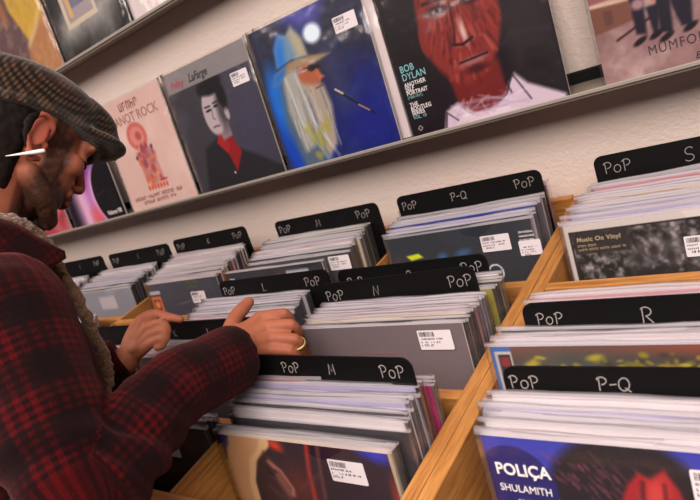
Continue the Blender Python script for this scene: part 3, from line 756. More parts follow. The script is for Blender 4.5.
# column D
P = fpaint((.24, .25, .30), 130); mottled(P, 3, 87, (.29, .30, .35), .6)
P.rect(*uvr(-.150, -.088), *uvr(-.104, -.042), (.82, .42, .16)); P.rect(*uvr(-.143, -.082), *uvr(-.111, -.050), (.50, .22, .18)); P.ell(*uvr(-.127, -.066), .035, .03, (.85, .55, .3), .4)
P.rect(*uvr(-.152, -.036), *uvr(-.100, -.026), (.70, .68, .72)); P.line([uvr(-.03, -.07), uvr(.08, -.055)], .004, (.45, .38, .42))
r = front(cD-.003, -.190, -.165, P, 'pale grey', 'blue grey album with a small orange square, left of the man\'s right hand')
obj('small_print', glyph_lines([((.03, SH-.016), .058, .009, 14), ((.03, SH-.028), .04, .006, 12)], y=-.0016), flat_mat('dull_yellow_ink', (.42, .42, .28), .6, .2), r)
front_sticker(r, .066, -.053, 0)
stack('the stack behind the orange-square album', cD, -.190, 24, .0053, -.160, LEAN, 'pale', zd=.0006, jx=.009, forced={1: 'cream', 2: 'dark grey', 4: 'dark grey'})
stack('the divider left of the hands', cD, -.535, 10, .006, -.165, LEAN, 'pale', skip_first=False, word='in front of')
# column E, F
P = fpaint((.52, .53, .58), 70); P.rect(*uvr(-.03, -.065), *uvr(.06, -.025), (.72, .70, .72)); mottled(P, 3, 88, (.6, .6, .65), .4)
front(cE+.003, -.190, -.165, P, 'white', 'light grey album beside the open end of the jacket\'s fleece lining')
stack('the bin behind the man\'s chest', cE, -.190, 22, .0055, -.163, LEAN, 'pale', jx=.009, forced={2: 'brown', 4: 'dark grey', 6: 'brown'})
stack('the fanned stack behind the chest', cE+.01, -.395, 14, .0056, -.175, LEAN, 'pale', skip_first=False, jx=.008)
stack('the farthest bin', cF, -.190, 20, .0058, -.165, LEAN, 'pale', skip_first=False, jx=.009)
# column A
P = fpaint((.17, .16, .17), 190)
n1 = P.noise(26, 91, 4); n2 = P.noise(60, 92, 2); P.a[:] = (np.clip((n1-.36)*2.0+(n2-.5)*.7, 0, 1)[..., None])*np.array((.62, .59, .60))+.06
for (u, v, s) in ((.33, .80, 1), (.47, .80, 1), (.40, .84, .8), (.60, .72, 1), (.75, .78, 1)):
    P.ell(u, v, .055*s, .065*s, (.60, .57, .58), .5, 0, .35); P.ell(u, v-.01, .02, .03, (.16, .14, .15), .5); P.ring(u, v, .06*s, .07*s, .1, (.12, .11, .12), .35, .06)
P.ell(.36, .70, .08, .035, (.10, .09, .10), .3); P.ell(.62, .69, .09, .04, (.10, .09, .10), .3); P.ell(.42, .68, .05, .014, (.8, .78, .78), .4)
P.rect(-1, uvr(0, -.0165)[1], 2, 2, (.78, .75, .74), .002); P.rect(-1, -1, uvr(-.150, 0)[0], 2, (.78, .75, .74), .002)
P.rect(uvr(-.150, 0)[0], uvr(0, -.0195)[1], 2, uvr(0, -.0165)[1], (.12, .11, .12), .002); P.rect(uvr(-.150, 0)[0], -1, uvr(-.147, 0)[0], uvr(0, -.0165)[1], (.12, .11, .12), .002)
P.rect(*uvr(-.145, -.054), *uvr(-.062, -.020), (.13, .12, .13), .003)
r = front(cA-.006, -.198, -.155, P, 'white', 'white-bordered black and grey album with a speckled print, in front of the S divider', lean=math.radians(12))
gold_ink = flat_mat('dull_gold_ink', (.62, .56, .46), .5, .3)
lettering(r, 'Music On Vinyl', .0098, gold_ink, -.140, SH-.0325, y=-.0016, bold=.0003, shear=.1, spacing=1.1)
obj('small_print', glyph_lines([((-.140, SH-.0415), .032, .004, 14), ((-.140, SH-.048), .072, .004, 30)], y=-.0016), gold_ink, r)
front_sticker(r, .040, -.058, 1)
stack('the S section', cA-.006, -.198, 19, .0066, -.156, math.radians(12), 'pale', jx=.010, jz=.005, forced={1: 'white', 2: 'lavender', 3: 'pink', 8: 'pink', 5: 'slate'}, cdrift=.0010)
stack('the R divider', cA+.018, -.432, 3, .010, -.146, LEAN, 'pale', skip_first=False, word='behind')
P = fpaint((.27, .22, .21), 170); mottled(P, 4, 93, (.38, .27, .25), .7); P.rect(-1, uvr(0, -.016)[1], 2, 2, (.62, .28, .18), .02, .7); P.ell(*uvr(-.06, -.03), .25, .1, (.28, .30, .29), .8, 0, .8)
rr = random.Random(12)
for k in range(320):
    x = rr.gauss(.07, .055); zd = rr.gauss(-.034+.10*abs(x-.07), .013)
    P.ell(*uvr(x, zd-.016), rr.uniform(.006, .022), rr.uniform(.004, .013), rr.choice(((.55, .52, .12), (.66, .64, .20), (.44, .42, .10), (.60, .50, .16), (.24, .20, .10))), .4, rr.uniform(-30, 30), .85, wob=.5, seed=k)
for x, zd in ((-.076, -.033), (-.105, -.02), (-.03, -.012)): P.ell(*uvr(x, zd-.008), .03, .012, (.62, .58, .20), .5, 10)
P.rect(-1, -1, uvr(-.129, 0)[0], 2, (.24, .40, .64), .002); P.rect(uvr(-.151, 0)[0], -1, uvr(-.129, 0)[0], uvr(0, -.012)[1], (.72, .70, .70), .002); P.rect(uvr(-.147, 0)[0], -1, uvr(-.131, 0)[0], uvr(0, -.016)[1], (.13, .12, .14), .002)
P.rect(uvr(-.145, 0)[0], uvr(0, -.032)[1], uvr(-.133, 0)[0], uvr(0, -.019)[1], (.50, .16, .18), .004); P.ell(*uvr(-.139, -.050), .012, .014, (.8, .8, .8), .3)
r = front(cA-.010, -.515, -.150, P, 'lavender', 'album with yellow-green foliage and a blue left border, behind the near P-Q divider')
stack('the R section', cA-.004, -.515, 6, .0058, -.153, LEAN, 'pale', jx=.010, forced={1: 'lavender', 2: 'white', 3: 'pink'}, cdrift=.001)
P = fpaint((.20, .23, .66), 200); mottled(P, 3, 94, (.22, .26, .70), .6)
P.ell(*uvr(-.020, -.075), .245, .255, (.10, .07, .10), .08, 0, wob=.10, seed=4)
P.poly([uvr(-.018, -.044), uvr(-.006, -.030), uvr(.004, -.036), uvr(.016, -.024), uvr(.026, -.045), uvr(.034, -.095), uvr(-.04, -.12), uvr(-.03, -.07)], (.62, .11, .13), 1, .008); P.ell(*uvr(.006, -.05), .03, .05, (.80, .26, .24), .6, -20, .8); P.line([uvr(-.004, -.04), uvr(-.01, -.08)], .006, (.25, .05, .08), .8, .006); P.line([uvr(.014, -.04), uvr(.010, -.09)], .005, (.30, .05, .08), .8, .006)
for k in range(60):
    rr = random.Random(k+50); x = rr.gauss(-.055, .022); zd = rr.gauss(-.045, .014); P.line([uvr(x, zd), uvr(x+.004, zd-.006)], .003, (.50, .26, .34), .5, .003)
P.ell(*uvr(-.128, -.062), .135, .150, (.115, .10, .40), .012)
r = front(cA+.035, -.660, -.153, P, 'white', 'deep blue album with a dark head and round blue badge, at the bottom right')
lettering(r, 'POLI\u00c7A', .0185, white_ink, -.1480, SH-.047, y=-.0016, bold=.0004, sx=.92)
lettering(r, 'SHULAMITH', .0118, white_ink, -.1480, SH-.0665, y=-.0016, bold=0, sx=.88)
lettering(r, '2013', .007, white_ink, -.131, SH-.080, y=-.0016)
front_sticker(r, .066, -.035, 2)
stack('the near P-Q section', cA+.033, -.660, 10, .0054, -.152, LEAN, 'pale', zd=.0008, jx=.006, jz=.005, forced={1: 'white', 2: 'white', 3: 'pale grey', 6: 'lavender'})

# ------------------------------------------------------------------ divider cards
def divider(cx, y, z, lean, words, label, w=.32, yaw=0, hl=.019):
    zb = BOT+.002; h = (z-zb)/math.cos(lean); yb = y-h*math.sin(lean)
    r = empty('bin_divider', (cx, yb, Z0+zb), (-lean, 0, yaw)); tag(r, label, 'divider card', 'black divider cards in the bins')
    obj('card', rounded_plate(w, h, .003, .014, 6, (0, 0, 1, 1)), M['black_plastic'], r)
    for t, x, s, dz in words:
        obj('lettering', stroke_mesh([(t, x*w-w/2, h-.010-s-dz, s, .12)]), M['chalk'], r)
    return r
P3 = 'PoP'
d8 = math.radians(9)
divider(-.084, -.050, -.111, d8, ((P3, .03, .017, .004), ('P-Q', .40, .017, .003), (P3, .83, .018, .001)), 'black "P-Q" divider card against the wall, above the dark slate album')
divider(-.097, -.300, -.137, LEAN, ((P3, .06, .017, .006), ('O', .49, .017, .004), (P3, .84, .018, .001)), 'black "O" divider card standing just behind the N divider', w=.308)
divider(-.096, -.348, -.133, LEAN, ((P3, .03, .018, .004), ('N', .37, .018, .003), (P3, .84, .019, .002)), 'black "N" divider card behind the mauve grey album', w=.308, yaw=.04)
divider(-.077, -.590, -.110, LEAN, ((P3, .27, .016, .000), ('M', .56, .016, .000), (P3, .84, .017, .000)), 'black "M" divider card right of the man\'s hand, nearest the camera', yaw=-.03, w=.316)
divider(-.447, -.062, -.108, d8, ((P3, .03, .018, .003), ('M', .42, .018, .002), (P3, .80, .018, .001)), 'black "M" divider card standing against the wall left of P-Q')
divider(-.415, -.316, -.122, LEAN, ((P3, .03, .017, .004), ('L', .42, .017, .003), (P3, .80, .018, .002)), 'black "L" divider card behind the man\'s fingers', w=.316)
divider(-.478, -.468, -.120, math.radians(6), (('K', .22, .016, .006), ('L', .55, .016, .006)), 'black divider card running under both of the man\'s hands', w=.330)
divider(-.885, -.052, -.105, d8, ((P3, .04, .017, .004), ('K', .48, .016, .003), (P3, .82, .017, .002)), 'black divider card against the wall below the grey portrait album')
divider(-.868, -.468, -.121, math.radians(6), (('K', .45, .016, .006),), 'black divider card left of the man\'s left hand', w=.325)
divider(-1.232, -.058, -.108, d8, ((P3, .05, .017, .005), ('I', .48, .016, .004), (P3, .80, .018, .004)), 'black divider card by the wall under the pink poster-like album', w=.335)
divider(-1.63, -.045, -.110, d8, (('I', .5, .017, .006), (P3, .8, .017, .004)), 'farthest black divider card, just right of the man\'s collar', w=.335)
divider(.331, -.052, -.110, d8, ((P3, .045, .020, .002), ('S', .43, .023, .002), (P3, .80, .020, .002)), 'black "S" divider card at the far right against the wall')
divider(.338, -.470, -.124, LEAN, ((P3, .05, .015, .003), ('R', .43, .020, .001), (P3, .83, .016, .002)), 'black "R" divider card at the right, above the foliage album')
divider(.358, -.594, -.122, LEAN, ((P3, .02, .015, .000), ('P-Q', .31, .015, .000), (P3, .84, .016, .000)), 'black "P-Q" divider card in front of the foliage album')

# ------------------------------------------------------------------ the man leafing through the records
ROOT = Vector((-.475, -.95, 0))
def W(p):                                   # scene point (height measured from the ledge) -> the person's own frame
    return Vector((p[0]-ROOT.x, p[1]-ROOT.y, p[2]+Z0))
person = empty('person', ROOT)
tag(person, 'man in a checked flat cap and dark red plaid jacket leafing through records', 'person')

def catmull(pts, sub):
    P_ = [np.array(p, float) for p in pts]; out = []
    n = len(P_)
    if n == 2: sub = max(2, sub)
    for i in range(n-1):
        a = P_[max(0, i-1)]; b = P_[i]; c = P_[i+1]; d = P_[min(n-1, i+2)]
        for k in range(sub):
            t = k/sub
            out.append(.5*((2*b)+(-a+c)*t+(2*a-5*b+4*c-d)*t*t+(-a+3*b-3*c+d)*t**3))
    out.append(P_[-1]); return out

def tube(bm, pts, radii, up=(0, 0, 1), n=16, sub=5, cap='round'):
    """closed tapering limb along a curve; radii are numbers or (sideways, along-up) pairs"""
    rr_ = [(r, r) if np.isscalar(r) else r for r in radii]
    full = catmull([tuple(p)+tuple(r) for p, r in zip(pts, rr_)], sub)
    C = [f[:3] for f in full]; Rd = [f[3:] for f in full]
    m = len(C); rings = []
    u = np.array(up, float)
    def frame(t, u):
        s = np.cross(t, u); l = np.linalg.norm(s)
        if l < 1e-4: s = np.cross(t, np.array((1, .3, .2))); l = np.linalg.norm(s)
        s /= l; return s, np.cross(s, t)
    T = []
    for i in range(m):
        t = C[min(m-1, i+1)]-C[max(0, i-1)]; T.append(t/(np.linalg.norm(t)+1e-9))
    seq = []
    if cap == 'round':
        for a in (80, 55, 28): seq.append((0, -math.sin(math.radians(a)), math.cos(math.radians(a))))
    seq += [(i, 0, 1) for i in range(m)]
    if cap == 'round':
        for a in (28, 55, 80): seq.append((m-1, math.sin(math.radians(a)), math.cos(math.radians(a))))
    for i, off, sc in seq:
        s, v = frame(T[i], u); u = v
        r = Rd[i]; c = C[i]+T[i]*off*min(r)
        rings.append([bm.verts.new(tuple(c+s*r[0]*sc*math.cos(2*math.pi*k/n)+v*r[1]*sc*math.sin(2*math.pi*k/n))) for k in range(n)])
    for a, b in zip(rings[:-1], rings[1:]):
        for k in range(n): bm.faces.new((a[k], a[(k+1) % n], b[(k+1) % n], b[k]))
    bm.faces.new(rings[0][::-1]); bm.faces.new(rings[-1])

def ell(bm, c, r, rot=None, seg=20):
    mt = Matrix.Translation(Vector(c)) @ ((rot.to_4x4() if rot is not None else Matrix.Identity(4)) @ Matrix.Diagonal((r[0], r[1], r[2], 1)))
    bmesh.ops.create_uvsphere(bm, u_segments=seg, v_segments=seg//2+2, radius=1, matrix=mt)

def remeshed(bm, voxel, smooth=6, fac=.5):
    """fuse overlapping closed shapes into one continuous skin"""
    bmesh.ops.recalc_face_normals(bm, faces=bm.faces)
    me = from_bm(bm); o = bpy.data.objects.new('tmp', me); COL.objects.link(o)
    m = o.modifiers.new('r', 'REMESH'); m.mode = 'VOXEL'; m.voxel_size = voxel; m.use_smooth_shade = True
    if smooth:
        s = o.modifiers.new('s', 'SMOOTH'); s.factor = fac; s.iterations = smooth
    dg = bpy.context.evaluated_depsgraph_get(); dg.update()
    out = bpy.data.meshes.new_from_object(o.evaluated_get(dg))
    bpy.data.objects.remove(o)
    for p in out.polygons: p.use_smooth = True
    return out

def getco(me):
    a = np.empty(len(me.vertices)*3, np.float32); me.vertices.foreach_get('co', a); return a.reshape(-1, 3).astype(float)
def getno(me):
    a = np.empty(len(me.vertices)*3, np.float32); me.vertex_normals.foreach_get('vector', a); return a.reshape(-1, 3).astype(float)
def setco(me, a):
    me.vertices.foreach_set('co', a.astype(np.float32).ravel()); me.update()
def setattr_f(me, name, v):
    at = me.attributes.get(name) or me.attributes.new(name, 'FLOAT', 'POINT'); at.data.foreach_set('value', np.asarray(v, np.float32))

def vnoise(p, s, seed=0):
    """cheap smooth 3-D value noise, -1..1"""
    r = np.random.default_rng(seed).random((32, 32, 32))
    q = p*s+100; i = np.floor(q).astype(int); f = q-i; f = f*f*(3-2*f); o = 0
    for dx in (0, 1):
        for dy in (0, 1):
            for dz in (0, 1):
                w_ = (f[:, 0] if dx else 1-f[:, 0])*(f[:, 1] if dy else 1-f[:, 1])*(f[:, 2] if dz else 1-f[:, 2])
                o = o+w_*r[(i[:, 0]+dx) % 32, (i[:, 1]+dy) % 32, (i[:, 2]+dz) % 32]
    return o*2-1
def sst(x, a, b):
    t = np.clip((x-a)/(b-a), 0, 1); return t*t*(3-2*t)

# head frame: x to the man's right, y forward, z to the crown; the origin lies between the ears
HM = Matrix(((1, 0, 0), (0, .5946, .8039), (0, -.8039, .5946)))
HO = W((-.4726, -.5792, .286))
def Hd(x, y, z): return HO + HM @ Vector((x, y, z))
HMn = np.array(HM); HOn = np.array(HO)
def to_head(p): return (p-HOn) @ HMn

RH = {'wrist': [(-0.226, -0.619, -0.088)],
  'i': [(-0.222, -0.528, -0.084), (-0.193, -0.506, -0.093), (-0.198, -0.498, -0.112), (-0.214, -0.498, -0.127)],
  'm': [(-0.206, -0.537, -0.095), (-0.172, -0.521, -0.104), (-0.180, -0.510, -0.129), (-0.194, -0.510, -0.144)],
  'r': [(-0.196, -0.549, -0.107), (-0.160, -0.536, -0.120), (-0.168, -0.527, -0.145), (-0.182, -0.527, -0.158)],
  'p': [(-0.194, -0.562, -0.118), (-0.167, -0.550, -0.131), (-0.170, -0.541, -0.150), (-0.182, -0.542, -0.160)],
  't': [(-0.242, -0.589, -0.085), (-0.261, -0.544, -0.074), (-0.264, -0.517, -0.071), (-0.263, -0.501, -0.069)]}
LH = {'wrist': [(-0.588, -0.574, -0.129)],
  'i': [(-0.555, -0.521, -0.081), (-0.542, -0.496, -0.083), (-0.517, -0.489, -0.095), (-0.498, -0.484, -0.104)],
  'm': [(-0.546, -0.526, -0.092), (-0.519, -0.509, -0.094), (-0.509, -0.515, -0.110), (-0.520, -0.527, -0.113)],
  'r': [(-0.539, -0.532, -0.104), (-0.511, -0.519, -0.105), (-0.508, -0.525, -0.119), (-0.519, -0.536, -0.120)],
  'p': [(-0.535, -0.541, -0.116), (-0.512, -0.530, -0.115), (-0.512, -0.535, -0.126), (-0.521, -0.543, -0.126)],
  't': [(-0.590, -0.544, -0.107), (-0.590, -0.514, -0.089), (-0.582, -0.491, -0.087), (-0.571, -0.476, -0.091)]}
SR, ER = (-.305, -.800, .120), (-.178, -.878, -.055)
SL, EL = (-.645, -.780, .110), (-.715, -.800, -.140)
NB = (-.475, -.765, .150)

bm = bmesh.new()
def hand(bm, H):
    w_ = W(H['wrist'][0])
    fr_ = dict(i=(.0112, .0092, .0084, .0072), m=(.0112, .0093, .0084, .0073), r=(.0106, .0087, .0080, .0069), p=(.0098, .0079, .0072, .0063))
    for k in 'imrp':
        q = [W(p) for p in H[k]]
        base = w_ + (q[0]-w_)*.12
        tube(bm, [base, base+(q[0]-base)*.55, q[0]], [.0160, .0135, fr_[k][0]], n=12, sub=3)
        tube(bm, q, fr_[k], n=12, sub=4)
        ell(bm, q[0], (fr_[k][0]*1.06,)*3, seg=10)
        ell(bm, q[1], (fr_[k][1]*1.07,)*3, seg=10)
    t = [W(p) for p in H['t']]
    tube(bm, [w_+(t[0]-w_)*.3]+t, (.0165, .0165, .0125, .0112, .0090), n=12, sub=4)
    # web between thumb and index, heel of the hand
    tube(bm, [t[0]+(t[1]-t[0])*.4, (t[1]+W(H['i'][0]))*.5*.5+w_*.25+W(H['i'][0])*.25, W(H['i'][0])], (.011, .010, .010), n=10, sub=3)
    ctr = sum((W(H[k][0]) for k in 'imrp'), Vector())/4
    ell(bm, (w_*.5+ctr*.5), (.022, .022, .015), seg=14)
hand(bm, RH); hand(bm, LH)
wr, wl = W(RH['wrist'][0]), W(LH['wrist'][0])
tube(bm, [W(SR), W(ER), W(ER)+(wr-W(ER))*.45, wr], (.050, .042, .041, .0265), sub=5)
tube(bm, [W(SL), W(EL), W(EL)+(wl-W(EL))*.45, wl], (.050, .042, .041, .0265), sub=5)
tube(bm, [W((-.475, -.955, -.44)), W((-.475, -.94, -.25)), W((-.475, -.85, -.02)), W((-.475, -.79, .10))], ((.155, .105), (.140, .100), (.160, .110), (.135, .085)), up=(0, 1, 0), n=24)
tube(bm, [W(SR), W(NB), W(SL)], (.052, .062, .052), sub=5)
tube(bm, [W((-.475, -.785, .10)), W((-.475, -.725, .20)), Hd(0, -.035, -.045), Hd(0, -.02, .02)], (.068, .060, .058, .060), sub=5)
for s in (-1, 1):
    tube(bm, [W((-.475+s*.09, -.93, -.45)), W((-.475+s*.105, -.915, -.83)), W((-.475+s*.11, -.95, -1.20))], (.082, .058, .044))
    tube(bm, [W((-.475+s*.11, -.965, -1.235)), W((-.475+s*.125, -.83, -1.25))], ((.036, .032), (.038, .022)))
# head
ell(bm, Hd(0, -.012, .045), (.0745, .098, .084), HM)
ell(bm, Hd(0, .034, -.018), (.060, .056, .082), HM)
ell(bm, Hd(0, .036, -.066), (.053, .052, .040), HM)
ell(bm, Hd(0, .076, -.096), (.021, .015, .018), HM)
ell(bm, Hd(0, .074, .040), (.052, .024, .035), HM)
for s in (-1, 1):
    tube(bm, [Hd(s*.054, .0, -.052), Hd(s*.045, .045, -.085), Hd(s*.015, .078, -.104)], (.016, .016, .014), sub=4)
    ell(bm, Hd(s*.030, .084, .034), (.026, .011, .008), HM)
    ell(bm, Hd(s*.046, .058, -.008), (.022, .024, .020), HM)
    ell(bm, Hd(s*.031, .076, .013), (.015, .013, .012), HM)
    ell(bm, Hd(s*.011, .098, -.027), (.0075, .009, .0070), HM)
tube(bm, [Hd(0, .090, .026), Hd(0, .1005, .002), Hd(0, .1085, -.018)], (.0085, .0085, .0105), n=12)
ell(bm, Hd(0, .1085, -.0215), (.0105, .0100, .0088), HM)
ell(bm, Hd(0, .086, -.047), (.030, .012, .016), HM)
ell(bm, Hd(0, .0965, -.051), (.020, .0065, .0052), HM); ell(bm, Hd(0, .0945, -.0625), (.018, .0075, .0060), HM)
# ears: a helix rim round a shallow bowl with a lobe
for s in (-1, 1):
    rim = [Hd(s*x, y-.004, z-.006) for x, y, z in ((.071, .004, .006), (.077, .006, .022), (.083, -.004, .033), (.088, -.020, .031), (.089, -.030, .016), (.086, -.029, -.002), (.080, -.020, -.018), (.075, -.008, -.030), (.072, .002, -.028))]
    tube(bm, rim, (.0040, .0042, .0045, .0047, .0047, .0045, .0050, .0066, .0050), n=10, sub=4)
    ell(bm, Hd(s*.076, -.017, .002), (.005, .016, .024), HM @ Matrix.Rotation(s*math.radians(-24), 3, 'Z'))
    ell(bm, Hd(s*.075, .0, -.012), (.005, .005, .007), HM)
body_me = remeshed(bm, .0024, 4, .5)
co_ = getco(body_me); hl = to_head(co_)
def shape_face(h):
    """final proportions of the face: a flatter profile and a shorter chin"""
    h = np.array(h, float); w_ = sst(h[:, 1], .02, .05)*sst(h[:, 2], -.135, -.11)*(1-sst(h[:, 2], .05, .09))*(np.abs(h[:, 0]) < .1)
    lo = np.clip(-.02-h[:, 2], 0, .12)
    h[:, 1] -= w_*.115*np.clip(h[:, 1]-.02, 0, .12)+.06*lo*w_
    h[:, 2] += w_*.09*lo
    return h
inhead = (np.abs(hl[:, 0]) < .11) & (hl[:, 2] > -.13) & (hl[:, 2] < .15) & (np.abs(hl[:, 1]) < .15)
# facial skin tone masks, kept as attributes of the skin (stubble and lips are the man's own colour)
nz = vnoise(hl, 70, 1)*.5+vnoise(hl, 180, 2)*.5
x_, y_, z_ = np.abs(hl[:, 0]), hl[:, 1], hl[:, 2]
jawline = sst(-z_, .030, .052)*sst(y_, -.020, .012)
side = sst(x_, .046, .056)*sst(y_, .004, .016)*(1-sst(y_, .040, .058))*sst(z_, -.09, -.06)*(1-sst(z_, .03, .045))
mous = (1-sst(np.abs(z_+.040), .004, .010))*sst(y_, .085, .095)*(1-sst(x_, .022, .034))
lipm = np.exp(-((x_/.019)**4+((z_+.0565)/.0095)**4))*sst(y_, .085, .094)
cheek = sst(z_, -.062, -.040)*sst(y_, .048, .064)
burn = sst(x_, .052, .060)*sst(y_, .000, .008)*(1-sst(y_, .020, .032))*sst(z_, -.030, -.010)
beard = np.clip(np.maximum(np.maximum(np.maximum(jawline*(1-cheek), side), mous*.8), burn*1.2), 0, 1)*(1-lipm)*sst(z_, -.150, -.120)*inhead
beard = np.clip(beard*(1+.35*nz), 0, 1)
setattr_f(body_me, 'stubble', beard); setattr_f(body_me, 'lips', lipm*inhead)
earm = np.exp(-(((y_+.014)/.026)**4+((z_-.002)/.044)**4))*sst(x_, .072, .078)*inhead
setattr_f(body_me, 'ear_flush', earm)
hs = np.where(inhead[:, None], shape_face(hl), hl)
setco(body_me, hs @ HMn.T + HOn)
def Fc(x, y, z):
    q = shape_face(np.array([[x, y, z]]))[0]; return Hd(*q)

m_, nt, b = new_mat('skin')
setin(b, rough=.6, spec=.28, sss=.12)
b.inputs['Subsurface Radius'].default_value = (1, .35, .2); b.inputs['Subsurface Scale'].default_value = .006
def attr(n):
    a_ = nt.nodes.new('ShaderNodeAttribute'); a_.attribute_name = n; return a_.outputs['Fac']
def cmix(f, A, B):
    x = nt.nodes.new('ShaderNodeMix'); x.data_type = 'RGBA'
    for q, s_ in ((A, 'A'), (B, 'B')):
        if isinstance(q, tuple): x.inputs[s_].default_value = (*q, 1)
        else: nt.links.new(q, x.inputs[s_])
    nt.links.new(f, x.inputs['Factor']); return x.outputs['Result']
tc = nt.nodes.new('ShaderNodeTexCoord'); n1 = nt.nodes.new('ShaderNodeTexNoise'); n1.inputs['Scale'].default_value = 45; n1.inputs['Detail'].default_value = 5
nt.links.new(tc.outputs['Object'], n1.inputs['Vector'])
base = cmix(n1.outputs['Fac'], lin((.55, .31, .22)), lin((.67, .41, .31)))
base = cmix(attr('lips'), base, lin((.60, .32, .28)))
base = cmix(attr('ear_flush'), base, lin((.67, .35, .28)))
n2 = nt.nodes.new('ShaderNodeTexNoise'); n2.inputs['Scale'].default_value = 700; n2.inputs['Detail'].default_value = 2
nt.links.new(tc.outputs['Object'], n2.inputs['Vector'])
mu = nt.nodes.new('ShaderNodeMapRange'); mu.inputs['From Min'].default_value = .3; mu.inputs['From Max'].default_value = .62; mu.inputs['To Min'].default_value = .74
nt.links.new(n2.outputs['Fac'], mu.inputs['Value'])
mm = nt.nodes.new('ShaderNodeMath'); mm.operation = 'MULTIPLY'; nt.links.new(attr('stubble'), mm.inputs[0]); nt.links.new(mu.outputs['Result'], mm.inputs[1])
base = cmix(mm.outputs[0], base, lin((.115, .075, .06)))
nt.links.new(base, b.inputs['Base Color']); bump(nt, b, n2.outputs['Fac'], .12, .0006)
M['skin'] = m_
obj('body', body_me, M['skin'], person)

# ---- hair, beard shell and brows
M['hair'] = flat_mat('dark_brown_hair', (.085, .058, .048), .75, .12, .5, 260)
def shell(name, mask, off, mat, rough=.0012, sc=160, seed=3, lo=-.0015):
    """a coat over part of the skin, raised by the mask and broken up by strands"""
    co = getco(body_me); no = getno(body_me); keep = mask > .03
    poly = np.array([p.vertices[:] if len(p.vertices) == 4 else (list(p.vertices)+[p.vertices[-1]])[:4] for p in body_me.polygons])
    pk = poly[keep[poly].all(1)]
    ids, inv = np.unique(pk, return_inverse=True); inv = inv.reshape(pk.shape)
    h = to_head(co[ids]); st = vnoise(h*np.array((1.6, .5, .5)), sc, seed)
    d = lo + (off-lo)*mask[ids] + rough*st*np.clip(mask[ids]*2, 0, 1)
    me = bpy.data.meshes.new(name); me.from_pydata((co[ids]+no[ids]*d[:, None]).tolist(), [], inv.tolist()); me.update()
    return obj(name, me, mat, person, smooth=True)
earz = np.exp(-(((y_+.012)/.024)**4+((z_-.002)/.042)**4))*sst(x_, .058, .066)
back = (1-sst(y_, -.034, -.014))*sst(z_+.35*(y_+.08), -.082, -.060)
top = sst(z_, .036, .050)*(1-sst(y_, .060, .080))
hm_ = np.clip(np.maximum(back, top)*(1-earz), 0, 1)*inhead
shell('hair', hm_, .0048, M['hair'], .0016, 220)
bm = bmesh.new()
for s in (-1, 1):
    tube(bm, [Fc(s*.012, .0985, .029), Fc(s*.028, .0980, .0355), Fc(s*.044, .087, .030)], ((.003, .0035), (.0036, .0042), (.0016, .0018)), n=8)
obj('eyebrows', from_bm(bm), M['hair'], person, smooth=True)
bm = bmesh.new()
for s in (-1, 1):
    tube(bm, [Fc(s*.017, .0875, .008), Fc(s*.026, .0915, .0045), Fc(s*.037, .089, .0050), Fc(s*.045, .081, .009)], (.0009, .0015, .0015, .0009), n=6)
obj('eyelashes', from_bm(bm), M['hair'], person, smooth=True)

# ---- flat cap
def tweed(name):
    m, nt, b = new_mat(name); setin(b, rough=.95, spec=.1, sheen=.25)
    tc = nt.nodes.new('ShaderNodeTexCoord')
    au = nt.nodes.new('ShaderNodeAttribute'); au.attribute_name = 'pu'; av = nt.nodes.new('ShaderNodeAttribute'); av.attribute_name = 'pv'
    def math_(op, a, b_=None):
        n = nt.nodes.new('ShaderNodeMath'); n.operation = op
        for i, q in enumerate((a, b_)):
            if q is None: continue
            if isinstance(q, (int, float)): n.inputs[i].default_value = q
            else: nt.links.new(q, n.inputs[i])
        return n.outputs[0]
    def stripe(src, per, ph=0, duty=0.0):
        return math_('GREATER_THAN', math_('SINE', math_('ADD', math_('MULTIPLY', src, 2*math.pi/per), ph)), duty)
    per = .0066
    su, sv = stripe(au.outputs['Fac'], per), stripe(av.outputs['Fac'], per)
    chk = math_('MULTIPLY', math_('ADD', su, sv), .5)
    big = math_('ADD', stripe(au.outputs['Fac'], per*6, 0, .93), stripe(av.outputs['Fac'], per*6, 0, .93))
    n = nt.nodes.new('ShaderNodeTexNoise'); n.inputs['Scale'].default_value = 420; nt.links.new(tc.outputs['Object'], n.inputs['Vector'])
    r = nt.nodes.new('ShaderNodeValToRGB'); e = r.color_ramp.elements
    e[0].position = 0; e[0].color = (*lin((.31, .235, .17)), 1); e[1].position = 1; e[1].color = (*lin((.06, .045, .042)), 1)
    x = e.new(.5); x.color = (*lin((.15, .11, .088)), 1)
    j = math_('ADD', chk, math_('MULTIPLY', math_('SUBTRACT', n.outputs['Fac'], .5), .5)); nt.links.new(j, r.inputs['Fac'])
    mx = nt.nodes.new('ShaderNodeMix'); mx.data_type = 'RGBA'; nt.links.new(r.outputs['Color'], mx.inputs['A']); mx.inputs['B'].default_value = (*lin((.34, .17, .12)), 1)
    nt.links.new(math_('MULTIPLY', math_('MINIMUM', big, 1.0), .2), mx.inputs['Factor'])
    nt.links.new(mx.outputs['Result'], b.inputs['Base Color']); bump(nt, b, n.outputs['Fac'], .4, .001)
    return m
M['tweed'] = tweed('checked_tweed')
bm = bmesh.new()
ell(bm, Hd(0, -.012, .080), (.094, .116, .053), HM)
band = [Hd(.0815*math.sin(a), -.006+.1035*math.cos(a), .043-.02*(1-math.cos(a))*.5) for a in [2*math.pi*k/16 for k in range(17)]]
tube(bm, band, ((.009, .016),)*17, up=tuple(HM @ Vector((0, 0, 1))), n=12, sub=3)
ell(bm, Hd(0, -.010, .058), (.088, .110, .036), HM)
ell(bm, Hd(0, .052, .090), (.078, .072, .036), HM @ Matrix.Rotation(math.radians(-16), 3, 'X'))
